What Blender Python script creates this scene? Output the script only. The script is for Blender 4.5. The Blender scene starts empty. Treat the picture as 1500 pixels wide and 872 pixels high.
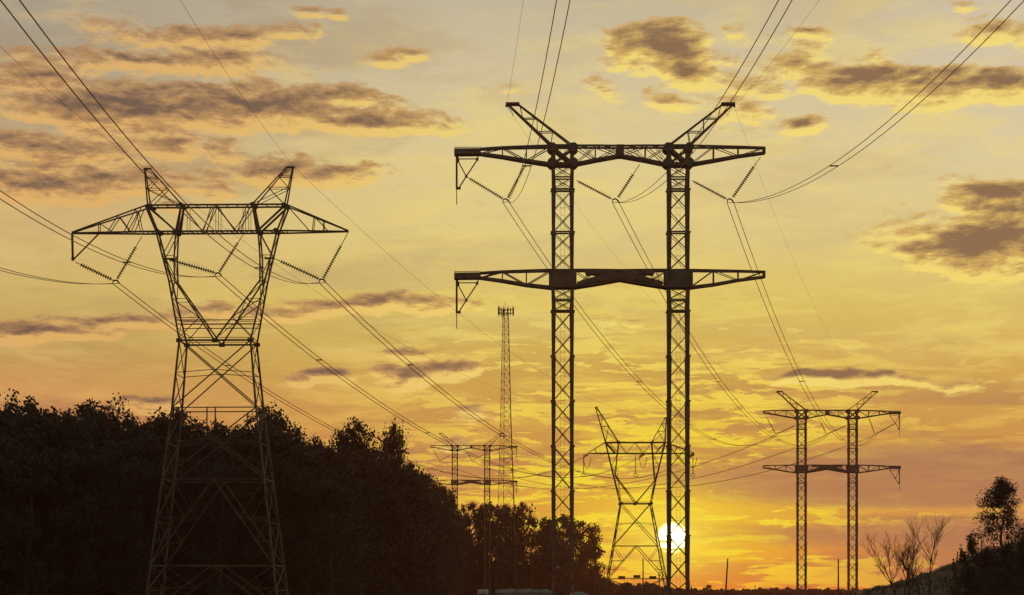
import bpy, math, random
import numpy as np
from mathutils import Vector, Matrix

SC = bpy.context.scene
COL = SC.collection
R = math.radians
F = 3000.0          # focal length in photo pixels (1500 wide)
HZ = 870.0          # horizon row
EYE = 1.7
GX = 750.0

# ------------------------------------------------------------------ camera
cam = bpy.data.cameras.new('camera')
camo = bpy.data.objects.new('camera', cam); COL.objects.link(camo)
cam.sensor_width = 36.0
cam.lens = 36.0 * F / 1500.0
cam.shift_y = (HZ - 436.0) / 1500.0
cam.clip_start = 0.5
cam.clip_end = 8000
camo.location = (0, 0, EYE)
camo.rotation_euler = (R(90), 0, 0)
SC.camera = camo

# ------------------------------------------------------------------ exposure
SC.view_settings.view_transform = 'Standard'
SC.view_settings.look = 'None'
SC.view_settings.exposure = 0.0
SC.view_settings.gamma = 1.0
SC.view_settings.use_curve_mapping = False

def lin(c):
    return tuple(((x/255.0)/12.92 if x/255.0 <= .04045 else ((x/255.0+.055)/1.055)**2.4) for x in c) + (1.0,)

SUN_AZ = math.atan((985-750)/F)
SUN_EL = math.atan((HZ-788)/F)

# ------------------------------------------------------------------ world: sunset sky with clouds
def build_world():
    W = bpy.data.worlds.new('World'); SC.world = W; W.use_nodes = True
    nt = W.node_tree; nt.nodes.clear()
    N = nt.nodes.new; L = nt.links.new
    def val(x):
        n = N('ShaderNodeValue'); n.outputs[0].default_value = x; return n.outputs[0]
    def M(op, a, b=None, c=None, clamp=False, tree=None):
        t = tree or nt
        n = t.nodes.new('ShaderNodeMath'); n.operation = op; n.use_clamp = clamp
        for i, x in enumerate((a, b, c)):
            if x is None: continue
            if isinstance(x, (int, float)): n.inputs[i].default_value = x
            else: t.links.new(x, n.inputs[i])
        return n.outputs[0]
    def SS(x, lo, hi, tree=None):
        t = tree or nt
        n = t.nodes.new('ShaderNodeMapRange'); n.interpolation_type = 'SMOOTHSTEP'
        t.links.new(x, n.inputs['Value'])
        n.inputs['From Min'].default_value = lo; n.inputs['From Max'].default_value = hi
        return n.outputs['Result']
    def comb(x, y, z=0.0, tree=None):
        t = tree or nt
        n = t.nodes.new('ShaderNodeCombineXYZ')
        for i, q in enumerate((x, y, z)):
            if isinstance(q, (int, float)): n.inputs[i].default_value = q
            else: t.links.new(q, n.inputs[i])
        return n.outputs[0]
    def noise(vec, scale, detail=4, rough=.55, tree=None, dist=0.0, out='Fac'):
        t = tree or nt
        n = t.nodes.new('ShaderNodeTexNoise'); n.noise_dimensions = '3D'
        n.inputs['Scale'].default_value = scale; n.inputs['Detail'].default_value = detail
        n.inputs['Roughness'].default_value = rough; n.inputs['Distortion'].default_value = dist
        t.links.new(vec, n.inputs['Vector'])
        return n.outputs[out]
    def mix(fac, a, b, blend='MIX', tree=None):
        t = tree or nt
        n = t.nodes.new('ShaderNodeMix'); n.data_type = 'RGBA'; n.blend_type = blend
        for sock, x in ((n.inputs[0], fac), (n.inputs[6], a), (n.inputs[7], b)):
            if isinstance(x, (int, float)): sock.default_value = x
            elif isinstance(x, tuple): sock.default_value = x
            else: t.links.new(x, sock)
        return n.outputs[2]
    def ramp(x, stops):
        n = N('ShaderNodeValToRGB'); L(x, n.inputs[0])
        el = n.color_ramp.elements
        while len(el) > 1: el.remove(el[-1])
        el[0].position = stops[0][0]; el[0].color = stops[0][1]
        for p, c in stops[1:]:
            e = el.new(p); e.color = c
        return n.outputs[0]

    tc = N('ShaderNodeTexCoord'); sep = N('ShaderNodeSeparateXYZ'); L(tc.outputs['Generated'], sep.inputs[0])
    az = M('ARCTAN2', sep.outputs[0], sep.outputs[1])
    el = M('ARCSINE', sep.outputs[2])
    U = M('MULTIPLY', az, 3.0)
    V = M('MULTIPLY', el, 3.0)
    Vp = M('MAXIMUM', V, 0.0)
    P = comb(U, V)

    def uv(u, v):
        a = math.atan((u-750)/F)
        return 3*a, 3*math.atan((HZ-v)/F*math.cos(a))

    # --- clear-sky colour: the veil of high thin cloud, graded by elevation for three azimuths
    def vs(lst):
        return [(min(1, max(0, (HZ-v)/1000.0)), lin(c)) for v, c in sorted(lst, key=lambda q: -q[0])]
    left = ramp(Vp, vs([(0,(162,155,138)), (130,(168,155,132)), (250,(190,163,120)), (340,(206,175,118)), (430,(206,178,108)), (520,(190,154,88)), (580,(204,148,90)), (620,(206,136,86)), (720,(196,116,72)), (868,(190,98,52))]))
    cen = ramp(Vp, vs([(0,(190,179,154)), (130,(210,195,156)), (250,(222,204,146)), (350,(224,205,132)), (450,(218,193,100)), (540,(202,166,84)), (610,(196,148,80)), (690,(188,128,78)), (750,(206,138,66)), (820,(216,120,60)), (868,(206,82,50))]))
    rig = ramp(Vp, vs([(0,(202,190,166)), (130,(212,198,168)), (250,(220,204,160)), (350,(224,204,136)), (450,(219,193,110)), (560,(208,166,86)), (640,(198,146,78)), (700,(180,128,86)), (745,(218,156,76)), (800,(204,120,78)), (868,(208,96,64))]))
    wob = M('MULTIPLY', M('SUBTRACT', noise(P, 2.2, 3), .5), .5)
    Uw = M('ADD', U, wob)
    base = mix(SS(Uw, -.85, .0), left, cen)
    base = mix(SS(Uw, .15, .75), base, rig)

    # --- glow of the sun behind the veil
    su, sv = 3*SUN_AZ, 3*SUN_EL
    dU = M('SUBTRACT', U, su); dV = M('SUBTRACT', V, sv)
    def rad(sx, sy):
        a = M('DIVIDE', dU, sx); b = M('DIVIDE', dV, sy)
        return M('SQRT', M('ADD', M('MULTIPLY', a, a), M('MULTIPLY', b, b)))
    g1 = M('EXPONENT', M('MULTIPLY', M('POWER', rad(.125, .072), 1.1), -1.0))
    g2 = M('EXPONENT', M('MULTIPLY', rad(.34, .20), -1.0))
    base = mix(M('MULTIPLY', g2, .38, clamp=True), base, lin((224, 178, 56)))
    base = mix(M('MULTIPLY', g1, M('ADD', .45, M('MULTIPLY', SS(V, .0, .05), .55)), clamp=True), base, lin((255, 226, 16)))

    # --- cloud density group: hand-placed banks broken up by noise
    g = bpy.data.node_groups.new('cloud_density', 'ShaderNodeTree')
    g.interface.new_socket('Vector', in_out='INPUT', socket_type='NodeSocketVector')
    g.interface.new_socket('Density', in_out='OUTPUT', socket_type='NodeSocketFloat')
    gi = g.nodes.new('NodeGroupInput'); go = g.nodes.new('NodeGroupOutput')
    vin = gi.outputs[0]
    sg = g.nodes.new('ShaderNodeSeparateXYZ'); g.links.new(vin, sg.inputs[0])
    # texture coordinates squash toward the horizon, as a flat cloud layer does
    inv = M('DIVIDE', 1.0, M('ADD', M('MAXIMUM', sg.outputs[1], 0.0, tree=g), .34, tree=g), tree=g)
    layer = comb(M('MULTIPLY', M('MULTIPLY', sg.outputs[0], .72, tree=g), M('POWER', inv, .6, tree=g), tree=g), M('MULTIPLY', M('LOGARITHM', inv, 2.718, tree=g), -2.2, tree=g), 0.0, tree=g)
    n_big = noise(layer, 6.5, 3, .5, tree=g)
    n_puff = noise(layer, 16.0, 9, .66, tree=g, dist=.25)
    # warp of the placed banks
    nw = g.nodes.new('ShaderNodeTexNoise'); nw.inputs['Scale'].default_value = 7; nw.inputs['Detail'].default_value = 3
    g.links.new(vin, nw.inputs['Vector'])
    vsb = g.nodes.new('ShaderNodeVectorMath'); vsb.operation = 'SUBTRACT'; g.links.new(nw.outputs['Color'], vsb.inputs[0]); vsb.inputs[1].default_value = (.5, .5, .5)
    vsc = g.nodes.new('ShaderNodeVectorMath'); vsc.operation = 'MULTIPLY'; g.links.new(vsb.outputs[0], vsc.inputs[0]); vsc.inputs[1].default_value = (.10, .045, 0)
    vad = g.nodes.new('ShaderNodeVectorMath'); vad.operation = 'ADD'; g.links.new(vin, vad.inputs[0]); g.links.new(vsc.outputs[0], vad.inputs[1])
    banks = [ # u, v, ru, rv, strength, tilt degrees
        (350,60,250,22,.75,3), (220,100,330,30,.85,1), (560,86,150,22,.6,4), (60,120,130,26,.9,0),
        (150,165,250,46,1.15,-2), (400,165,270,40,1.05,0), (560,185,170,24,.7,-3), (480,140,100,18,.7,4),
        (90,222,200,36,.85,0), (260,215,140,26,.7,0), (170,262,180,22,.55,0), (420,255,220,30,.9,2), (60,275,130,26,.95,-2), (230,275,170,22,.7,0),
        (465,25,90,14,.45,3), (250,160,460,190,.32,0), (1150,110,300,110,.28,0), (1420,340,200,110,.28,0), (120,270,260,60,.5,0),
        (985,80,105,48,1.8,-4), (1010,110,70,30,.9,0), (885,143,50,26,.5,0), (930,90,60,30,.5,20), (745,133,55,14,.45,0),
        (985,153,70,22,.7,4), (1120,125,110,46,.7,5), (1100,165,70,36,.55,0), (1170,100,60,30,.5,0), (1255,125,120,38,1.2,2), (1380,135,170,36,1.15,-3), (1470,130,90,28,.9,0),
        (1190,188,60,16,.95,0), (1170,50,60,14,.55,0), (1085,45,30,14,.4,0), (1470,55,110,34,.8,0), (1440,14,80,14,.45,0),
        (1470,300,120,38,1.25,-14), (1430,370,150,52,1.45,-8), (1480,350,110,60,1.1,0), (1340,345,90,26,.45,0), (1400,300,80,14,.45,0),
        (45,487,150,22,1.0,0), (190,476,170,18,.75,0), (330,465,170,16,.55,3), (540,448,250,22,.9,3), (620,520,90,14,.5,0),
        (480,555,80,15,1.15,0), (610,552,110,26,.95,0), (225,592,90,24,.75,8), (690,610,80,22,.65,0), (660,660,60,16,.5,0),
        (1225,561,120,13,1.25,2), (1400,560,200,12,.45,0), (930,470,120,10,.35,0),
    ]
    tot = None
    for (u, v, ru, rv, s, tilt) in banks:
        a, b = uv(u, v)
        mp = g.nodes.new('ShaderNodeMapping'); mp.vector_type = 'TEXTURE'
        mp.inputs['Location'].default_value = (a, b, 0)
        mp.inputs['Rotation'].default_value = (0, 0, R(tilt))
        mp.inputs['Scale'].default_value = (ru/1000.0, rv/1000.0, 1)
        g.links.new(vad.outputs[0], mp.inputs['Vector'])
        gr = g.nodes.new('ShaderNodeTexGradient'); gr.gradient_type = 'SPHERICAL'
        g.links.new(mp.outputs[0], gr.inputs[0])
        x = M('MULTIPLY', gr.outputs['Fac'], s, tree=g)
        tot = x if tot is None else M('MAXIMUM', M('MULTIPLY', M('ADD', tot, x, tree=g), .72, tree=g), M('MAXIMUM', tot, x, tree=g), tree=g)
    e = M('MULTIPLY', tot, 1.25, tree=g)
    nn = M('ADD', M('MULTIPLY', M('SUBTRACT', n_puff, .5, tree=g), 2.6, tree=g), M('MULTIPLY', M('SUBTRACT', n_big, .5, tree=g), 1.5, tree=g), tree=g)
    d = M('ADD', M('MULTIPLY', e, 1.35, tree=g), M('SUBTRACT', nn, .36, tree=g), tree=g)
    # only where a bank lies
    d = M('MULTIPLY', d, SS(tot, .0, .12, tree=g), tree=g)
    g.links.new(M('MAXIMUM', d, 0.0, tree=g), go.inputs[0])

    def dens(vec):
        n = N('ShaderNodeGroup'); n.node_tree = g; L(vec, n.inputs[0]); return n.outputs[0]
    D = dens(P)
    off = N('ShaderNodeVectorMath'); off.operation = 'ADD'; L(P, off.inputs[0]); off.inputs[1].default_value = (.003, -.008, 0)
    D2 = dens(off.outputs[0])
    rim = M('SUBTRACT', D, D2)

    # --- thin wispy streaks between the banks and above the horizon
    inv2 = M('DIVIDE', 1.0, M('ADD', Vp, .10))
    lay2 = comb(M('MULTIPLY', U, M('POWER', inv2, .45)), M('MULTIPLY', M('LOGARITHM', M('ADD', Vp, .10), 2.718), 3.3), 2.0)
    s1 = noise(lay2, 4.2, 7, .62, dist=.35)
    s2 = noise(comb(M('MULTIPLY', U, 3.4), M('MULTIPLY', V, 22.0), 5.0), 1.6, 7, .62, dist=.5)
    s3 = noise(comb(M('MULTIPLY', U, 8.0), M('MULTIPLY', V, 46.0), 7.0), 1.5, 8, .64, dist=.4)
    mott = noise(comb(M('MULTIPLY', U, 2.0), M('MULTIPLY', V, 8.0), 11.0), 1.7, 6, .6, dist=.3)
    low = M('SUBTRACT', 1.0, SS(V, .30, .50))
    ctr = M('MULTIPLY', SS(U, -.32, .0), M('SUBTRACT', 1.0, M('MULTIPLY', SS(U, .35, .7), .72)))
    streak = M('MULTIPLY', M('MAXIMUM', M('MULTIPLY', SS(s2, .52, .58), .75), SS(M('ADD', s3, M('MULTIPLY', M('SUBTRACT', s2, .5), .5)), .525, .575)), M('MULTIPLY', low, M('ADD', M('MULTIPLY', ctr, .95), .14)))
    veil = M('MULTIPLY', SS(s1, .46, .66), .5)
    # dull mauve bars near the horizon
    bar_n = noise(comb(M('MULTIPLY', U, 1.3), M('MULTIPLY', V, 15.0), 9.0), 1.25, 5, .55, dist=.3)
    side = M('ADD', .60, M('MULTIPLY', SS(U, .15, .6), .40))
    bars = M('MULTIPLY', M('MULTIPLY', SS(bar_n, .48, .58), M('SUBTRACT', 1.0, SS(V, .20, .36))), side)
    # the long mauve band right of the sun
    mp = N('ShaderNodeMapping'); mp.vector_type = 'TEXTURE'
    a, b = uv(1420, 700); mp.inputs['Location'].default_value = (a, b, 0); mp.inputs['Scale'].default_value = (.52, .052, 1)
    pw = N('ShaderNodeVectorMath'); pw.operation = 'ADD'; L(P, pw.inputs[0]); L(comb(0.0, M('MULTIPLY', M('SUBTRACT', s2, .5), .05)), pw.inputs[1])
    L(pw.outputs[0], mp.inputs[0])
    gr = N('ShaderNodeTexGradient'); gr.gradient_type = 'SPHERICAL'; L(mp.outputs[0], gr.inputs[0])
    band1 = M('MULTIPLY', SS(gr.outputs['Fac'], .0, .40), .9)
    mp = N('ShaderNodeMapping'); mp.vector_type = 'TEXTURE'
    a, b = uv(1370, 785); mp.inputs['Location'].default_value = (a, b, 0); mp.inputs['Scale'].default_value = (.30, .028, 1)
    L(pw.outputs[0], mp.inputs[0])
    gr = N('ShaderNodeTexGradient'); gr.gradient_type = 'SPHERICAL'; L(mp.outputs[0], gr.inputs[0])
    band2 = M('MULTIPLY', SS(gr.outputs['Fac'], .0, .5), .8)
    mp = N('ShaderNodeMapping'); mp.vector_type = 'TEXTURE'
    a, b = uv(760, 690); mp.inputs['Location'].default_value = (a, b, 0); mp.inputs['Scale'].default_value = (.22, .035, 1)
    L(pw.outputs[0], mp.inputs[0])
    gr = N('ShaderNodeTexGradient'); gr.gradient_type = 'SPHERICAL'; L(mp.outputs[0], gr.inputs[0])
    band3 = M('MULTIPLY', SS(gr.outputs['Fac'], .0, .6), .6)
    bars = M('MAXIMUM', M('MAXIMUM', bars, band3), M('MAXIMUM', band1, band2))
    bar_col = mix(M('MULTIPLY', g2, .9, clamp=True), lin((148, 108, 90)), lin((212, 156, 50)))
    c = mix(M('MULTIPLY', bars, .85, clamp=True), base, bar_col)
    bright = mix(SS(U, -.6, .1), lin((224, 190, 126)), lin((236, 214, 130)))
    bright = mix(M('MULTIPLY', g2, 1.7, clamp=True), mix(SS(V, .15, .42), lin((226, 164, 86)), bright), lin((246, 224, 52)))
    c = mix(M('MULTIPLY', veil, SS(V, .05, .3)), c, bright)
    c = mix(M('MULTIPLY', M('MULTIPLY', SS(mott, .47, .66), .45), SS(V, .28, .5)), c, mix(SS(U, -.5, .2), lin((158, 134, 104)), lin((204, 182, 132))))
    c = mix(M('MULTIPLY', M('MULTIPLY', streak, .85, clamp=True), M('SUBTRACT', 1.0, M('MULTIPLY', M('MAXIMUM', band1, band2), .85))), c, bright)

    c = mix(M('MULTIPLY', M('MAXIMUM', band1, band2), .55), c, lin((158, 114, 92)))
    a_ = M('DIVIDE', dU, .24); b_ = M('DIVIDE', M('SUBTRACT', V, .0), .032)
    g3 = M('EXPONENT', M('MULTIPLY', M('SQRT', M('ADD', M('MULTIPLY', a_, a_), M('MULTIPLY', b_, b_))), -1.0))
    c = mix(M('MULTIPLY', g3, .8, clamp=True), c, lin((244, 104, 26)))
    # --- thick banks: glowing thin rims, dull purple-brown cores
    dark = mix(SS(U, -.7, .35), lin((106, 88, 76)), lin((132, 104, 78)))
    midc = mix(SS(U, -.5, .3), lin((184, 140, 92)), lin((208, 168, 94)))
    rimc = mix(SS(U, -.6, .2), lin((226, 178, 104)), lin((246, 220, 116)))
    fine = noise(comb(M('MULTIPLY', U, 1.0), M('MULTIPLY', V, 2.2), 3.0), 38.0, 7, .65, dist=.2)
    shade = M('ADD', M('ADD', D, M('MULTIPLY', rim, -1.7)), M('MULTIPLY', M('SUBTRACT', fine, .5), 1.5))
    lit = M('ADD', .45, M('MULTIPLY', rim, 2.2), clamp=True)
    c = mix(M('MULTIPLY', SS(D, .0, .45), M('ADD', .12, M('MULTIPLY', lit, .75))), c, rimc)
    c = mix(M('MULTIPLY', SS(shade, .05, .80), .85), c, midc)
    c = mix(M('MULTIPLY', SS(shade, .42, 1.75), .95), c, dark)

    # --- solar disc cut by two bars of cloud
    disc = M('SUBTRACT', 1.0, SS(rad(1, 1), .0150, .0250))
    cutn = M('MULTIPLY', M('SUBTRACT', noise(comb(M('MULTIPLY', U, 30.0), M('MULTIPLY', V, 8.0)), 1.0, 3), .5), .012)
    def bar(v, h):
        dd = M('ABSOLUTE', M('ADD', M('SUBTRACT', V, uv(987, v)[1]), cutn))
        return M('SUBTRACT', 1.0, SS(dd, h*.55, h*1.3))
    cut = M('MULTIPLY', M('MAXIMUM', M('MULTIPLY', bar(793, .0022), M('SUBTRACT', 1.0, SS(U, su-.004, su+.006))), bar(804.5, .0018)), 1.0)
    disc = M('MULTIPLY', disc, M('SUBTRACT', 1.0, cut))
    inner = M('EXPONENT', M('MULTIPLY', rad(.040, .032), -1.0))
    c = mix(M('MULTIPLY', inner, 1.15, clamp=True), c, (1.0, .86, .10, 1))

    # below the horizon and away from the sunset the sky grows dim and bluish
    away = SS(M('ABSOLUTE', U), 1.5, 7.0)
    sky = N('ShaderNodeTexSky'); sky.sky_type = 'NISHITA'; sky.sun_disc = False
    sky.sun_elevation = SUN_EL; sky.sun_rotation = SUN_AZ
    sky.dust_density = 3.0; sky.air_density = 1.2
    hi = SS(V, 1.0, 3.2)
    farmix = M('MAXIMUM', away, hi)
    scl = N('ShaderNodeVectorMath'); scl.operation = 'SCALE'; L(c, scl.inputs[0]); scl.inputs['Scale'].default_value = 10.0
    nis = N('ShaderNodeVectorMath'); nis.operation = 'SCALE'; L(sky.outputs[0], nis.inputs[0]); nis.inputs['Scale'].default_value = 2.2
    tinted = mix(1.0, nis.outputs[0], (1.0, .98, .92, 1), blend='MULTIPLY')
    c2 = mix(farmix, scl.outputs[0], tinted)
    sunc = N('ShaderNodeVectorMath'); sunc.operation = 'SCALE'; sunc.inputs[0].default_value = (1.0, .90, .42); L(M('MULTIPLY', disc, 40.0), sunc.inputs['Scale'])
    add = N('ShaderNodeVectorMath'); add.operation = 'ADD'; L(c2, add.inputs[0]); L(sunc.outputs[0], add.inputs[1])
    bg = N('ShaderNodeBackground'); bg.inputs['Strength'].default_value = 0.1
    L(add.outputs[0], bg.inputs['Color'])
    out = N('ShaderNodeOutputWorld'); L(bg.outputs[0], out.inputs['Surface'])
    W.cycles.sampling_method = 'MANUAL'; W.cycles.sample_map_resolution = 512
build_world()

# ------------------------------------------------------------------ sun
sl = bpy.data.lights.new('sun', 'SUN'); sl.energy = 2.0; sl.angle = R(.5); sl.color = (1.0, .45, .20)
so = bpy.data.objects.new('sun', sl); COL.objects.link(so)
sdir = Vector((math.sin(SUN_AZ)*math.cos(SUN_EL), math.cos(SUN_AZ)*math.cos(SUN_EL), math.sin(SUN_EL)))
so.rotation_euler = sdir.to_track_quat('Z', 'Y').to_euler()

SC.cycles.max_bounces = 5
SC.cycles.volume_bounces = 1
SC.cycles.use_denoising = True
SC.cycles.denoiser = 'OPENIMAGEDENOISE'

# ================================================================== helpers
def PT(u, v, Y):
    """photo pixel at depth Y -> world point"""
    return Vector(((u-GX)/F*Y, Y, (HZ-v)/F*Y + EYE))

class MB:
    def __init__(s): s.v = []; s.f = []
    def add(s, vs, fs):
        o = len(s.v); s.v.extend([tuple(x) for x in vs]); s.f.extend([tuple(i+o for i in f) for f in fs])
    def bar(s, a, b, w, w2=None, h=None, h2=None):
        """square or rectangular bar from a to b, tapering from w to w2"""
        a = Vector(a); b = Vector(b); w2 = w if w2 is None else w2
        h = w if h is None else h; h2 = w2 if h2 is None else h2
        d = b-a
        if d.length < 1e-6: return
        d.normalize()
        up = Vector((0, 1, 0)) if abs(d.y) < .9 else Vector((0, 0, 1))
        x = d.cross(up).normalized(); y = x.cross(d).normalized()
        q = []
        for p, ww, hh in ((a, w, h), (b, w2, h2)):
            for sx, sy in ((-1,-1),(1,-1),(1,1),(-1,1)):
                q.append(p + x*sx*ww/2 + y*sy*hh/2)
        s.add(q, [(0,1,2,3),(7,6,5,4),(0,4,5,1),(1,5,6,2),(2,6,7,3),(3,7,4,0)])
    def box(s, c, sx, sy, sz):
        x, y, z = c
        q = [(x+i*sx/2, y+j*sy/2, z+k*sz/2) for k in (-1,1) for i, j in ((-1,-1),(1,-1),(1,1),(-1,1))]
        s.add(q, [(3,2,1,0),(4,5,6,7),(0,1,5,4),(1,2,6,5),(2,3,7,6),(3,0,4,7)])
    def poly(s, pts, y, th):
        """flat plate outline (x,z) centred at y with thickness"""
        n = len(pts)
        s.add([(x, y-th/2, z) for x, z in pts] + [(x, y+th/2, z) for x, z in pts],
              [tuple(range(n)), tuple(range(2*n-1, n-1, -1))] + [(i, (i+1) % n, (i+1) % n+n, i+n) for i in range(n)])
    def tube(s, pts, r, n=6, r2=None):
        pts = [Vector(p) for p in pts]; m = len(pts); o = len(s.v)
        for i, p in enumerate(pts):
            d = (pts[min(i+1, m-1)] - pts[max(i-1, 0)]).normalized()
            up = Vector((0,0,1)) if abs(d.z) < .9 else Vector((1,0,0))
            x = d.cross(up).normalized(); y = x.cross(d).normalized()
            rr = r if r2 is None else r + (r2-r)*i/(m-1)
            if isinstance(r, (list, tuple)): rr = r[i]
            for k in range(n):
                a = 2*math.pi*k/n; s.v.append(tuple(p + x*math.cos(a)*rr + y*math.sin(a)*rr))
        for i in range(m-1):
            for k in range(n):
                a = o+i*n+k; b = o+i*n+(k+1) % n; s.f.append((a, b, b+n, a+n))
        s.f.append(tuple(range(o+n-1, o-1, -1))); s.f.append(tuple(range(o+(m-1)*n, o+m*n)))
    def build(s, name, mat, parent=None, smooth=False):
        me = bpy.data.meshes.new(name); me.from_pydata(s.v, [], s.f); me.update()
        me.materials.append(mat)
        if smooth:
            for p in me.polygons: p.use_smooth = True
        o = bpy.data.objects.new(name, me); COL.objects.link(o)
        if parent: o.parent = parent
        return o

def tag(o, label=None, cat=None, group=None, kind=None):
    if label: o['label'] = label
    if cat: o['category'] = cat
    if group: o['group'] = group
    if kind: o['kind'] = kind
    return o
def empty(name, loc, label, cat, group=None, rz=0):
    o = bpy.data.objects.new(name, None); COL.objects.link(o); o.location = loc; o.rotation_euler = (0, 0, rz)
    return tag(o, label, cat, group)

def mat(name, c1, c2=None, scale=3.0, rough=.7, metal=0.0, bump=0.0, transl=0.0, objvar=False):
    m = bpy.data.materials.new(name); m.use_nodes = True; nt = m.node_tree
    b = nt.nodes['Principled BSDF']
    b.inputs['Roughness'].default_value = rough; b.inputs['Metallic'].default_value = metal
    tc = nt.nodes.new('ShaderNodeTexCoord')
    n = nt.nodes.new('ShaderNodeTexNoise'); n.inputs['Scale'].default_value = scale; n.inputs['Detail'].default_value = 5
    nt.links.new(tc.outputs['Object'], n.inputs['Vector'])
    r = nt.nodes.new('ShaderNodeValToRGB')
    r.color_ramp.elements[0].position = .35; r.color_ramp.elements[1].position = .68
    r.color_ramp.elements[0].color = c1 + (1,); r.color_ramp.elements[1].color = (c2 or c1) + (1,)
    nt.links.new(n.outputs['Fac'], r.inputs[0])
    nt.links.new(r.outputs[0], b.inputs['Base Color'])
    if bump:
        bp = nt.nodes.new('ShaderNodeBump'); bp.inputs['Strength'].default_value = bump
        nt.links.new(n.outputs['Fac'], bp.inputs['Height']); nt.links.new(bp.outputs[0], b.inputs['Normal'])
    if transl:
        tr = nt.nodes.new('ShaderNodeBsdfTranslucent'); nt.links.new(r.outputs[0], tr.inputs[0])
        mx = nt.nodes.new('ShaderNodeMixShader'); mx.inputs[0].default_value = transl
        nt.links.new(b.outputs[0], mx.inputs[1]); nt.links.new(tr.outputs[0], mx.inputs[2])
        nt.links.new(mx.outputs[0], nt.nodes['Material Output'].inputs[0])
    return m

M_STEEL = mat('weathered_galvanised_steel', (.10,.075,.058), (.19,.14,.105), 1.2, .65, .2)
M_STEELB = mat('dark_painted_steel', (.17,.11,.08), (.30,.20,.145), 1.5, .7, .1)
M_INS = mat('brown_glazed_insulator', (.07,.035,.022), (.11,.055,.035), 4, .75)
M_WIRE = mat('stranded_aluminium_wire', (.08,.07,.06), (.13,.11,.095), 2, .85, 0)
M_LEAF = mat('dark_green_leaves', (.034,.044,.034), (.058,.066,.05), .35, .75, transl=.08)
M_LEAF2 = mat('olive_leaves', (.036,.042,.034), (.062,.066,.05), .5, .75, transl=.08)
M_BARK = mat('grey_brown_bark', (.06,.045,.035), (.13,.10,.08), 5, .9, bump=.4)
M_GROUND = mat('dry_grass_field', (.06,.055,.03), (.12,.10,.055), .15, .95)
M_HILL = mat('weedy_earth', (.07,.062,.04), (.15,.13,.085), .9, .95, bump=.6)
M_GRASS = mat('dry_grass_blades', (.10,.09,.05), (.17,.15,.09), 1.0, .9)
M_CONC = mat('weathered_concrete', (.42,.40,.38), (.60,.58,.55), 2.5, .9, bump=.2)
M_PALE = mat('pale_car_paint', (.6,.6,.6), (.68,.68,.67), .6, .35)
M_TAN = mat('tan_car_paint', (.38,.30,.20), (.42,.34,.24), .6, .35)
M_GLASS = mat('dark_car_glass', (.02,.02,.022), None, 1, .1)
M_RUB = mat('black_rubber', (.02,.02,.02), None, 1, .9)
M_WOOD = mat('weathered_pole_wood', (.09,.065,.045), (.15,.11,.08), 4, .9)

# ================================================================== ground
def build_ground():
    n = 60; ext = 1500.0
    xs = np.linspace(-ext, ext, n+1)
    m = MB()
    for y in xs:
        for x in xs:
            m.v.append((x, y, -0.02))
    for j in range(n):
        for i in range(n):
            a = j*(n+1)+i; m.f.append((a, a+1, a+n+2, a+n+1))
    tag(m.build('ground', M_GROUND), 'dark flat field under the pylons', None, None, 'structure')
build_ground()

# grassy slope on the right
ridge_px = [(1225,874),(1262,868),(1300,856),(1340,845),(1380,832),(1400,825),(1440,806),(1470,797),(1500,790),(1560,776),(1640,765),(1750,760)]
HY = 130.0
rx = [(u-GX)/F*HY for u, v in ridge_px]; rzv = [max(-.2, (HZ-v-7)/F*HY+EYE) for u, v in ridge_px]
rx += [60, 75]; rzv += [4.5, -.3]
rngh = random.Random(4)
def hill_z(x, y):
    k = (y-HY)
    p = math.exp(-(k/20.0)**2) if k < 0 else math.exp(-(k/30.0)**2)
    z = float(np.interp(x, rx, rzv)) + .3
    bump = .10*math.sin(x*1.9+y*.35)+.07*math.sin(x*4.3-y*.8)+.05*math.sin(y*1.7+x*.4)
    return z*p - .3 + (bump*min(1, max(0, z*p*.8)))
def build_hill():
    m = MB(); x0, x1, y0, y1 = 17.0, 78.0, 85.0, 195.0; nx, ny = 150, 110
    for j in range(ny+1):
        for i in range(nx+1):
            x = x0+(x1-x0)*i/nx; y = y0+(y1-y0)*j/ny
            m.v.append((x, y, hill_z(x, y) + rngh.uniform(-.03, .03)))
    for j in range(ny):
        for i in range(nx):
            a = j*(nx+1)+i; m.f.append((a, a+1, a+nx+2, a+nx+1))
    tag(m.build('hill', M_HILL, smooth=True), 'dark weedy slope rising to the right edge', None, None, 'structure')
    g = MB(); r = random.Random(9)
    for i in range(9000):
        x = r.uniform(19, 48); y = r.uniform(104, 134); z = hill_z(x, y)
        if z < -.1: continue
        h = r.uniform(.15, .42); w = r.uniform(.03, .07); a = r.uniform(0, 3.14); lx = r.uniform(-.15, .15)
        dx, dy = math.cos(a)*w, math.sin(a)*w
        g.add([(x-dx, y-dy, z-.03), (x+dx, y+dy, z-.03), (x+lx, y+lx*.5, z+h)], [(0,1,2)])
    tag(g.build('dry_grass', M_GRASS), 'dry grass and weeds covering the slope at right', None, None, 'stuff')
build_hill()

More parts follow.
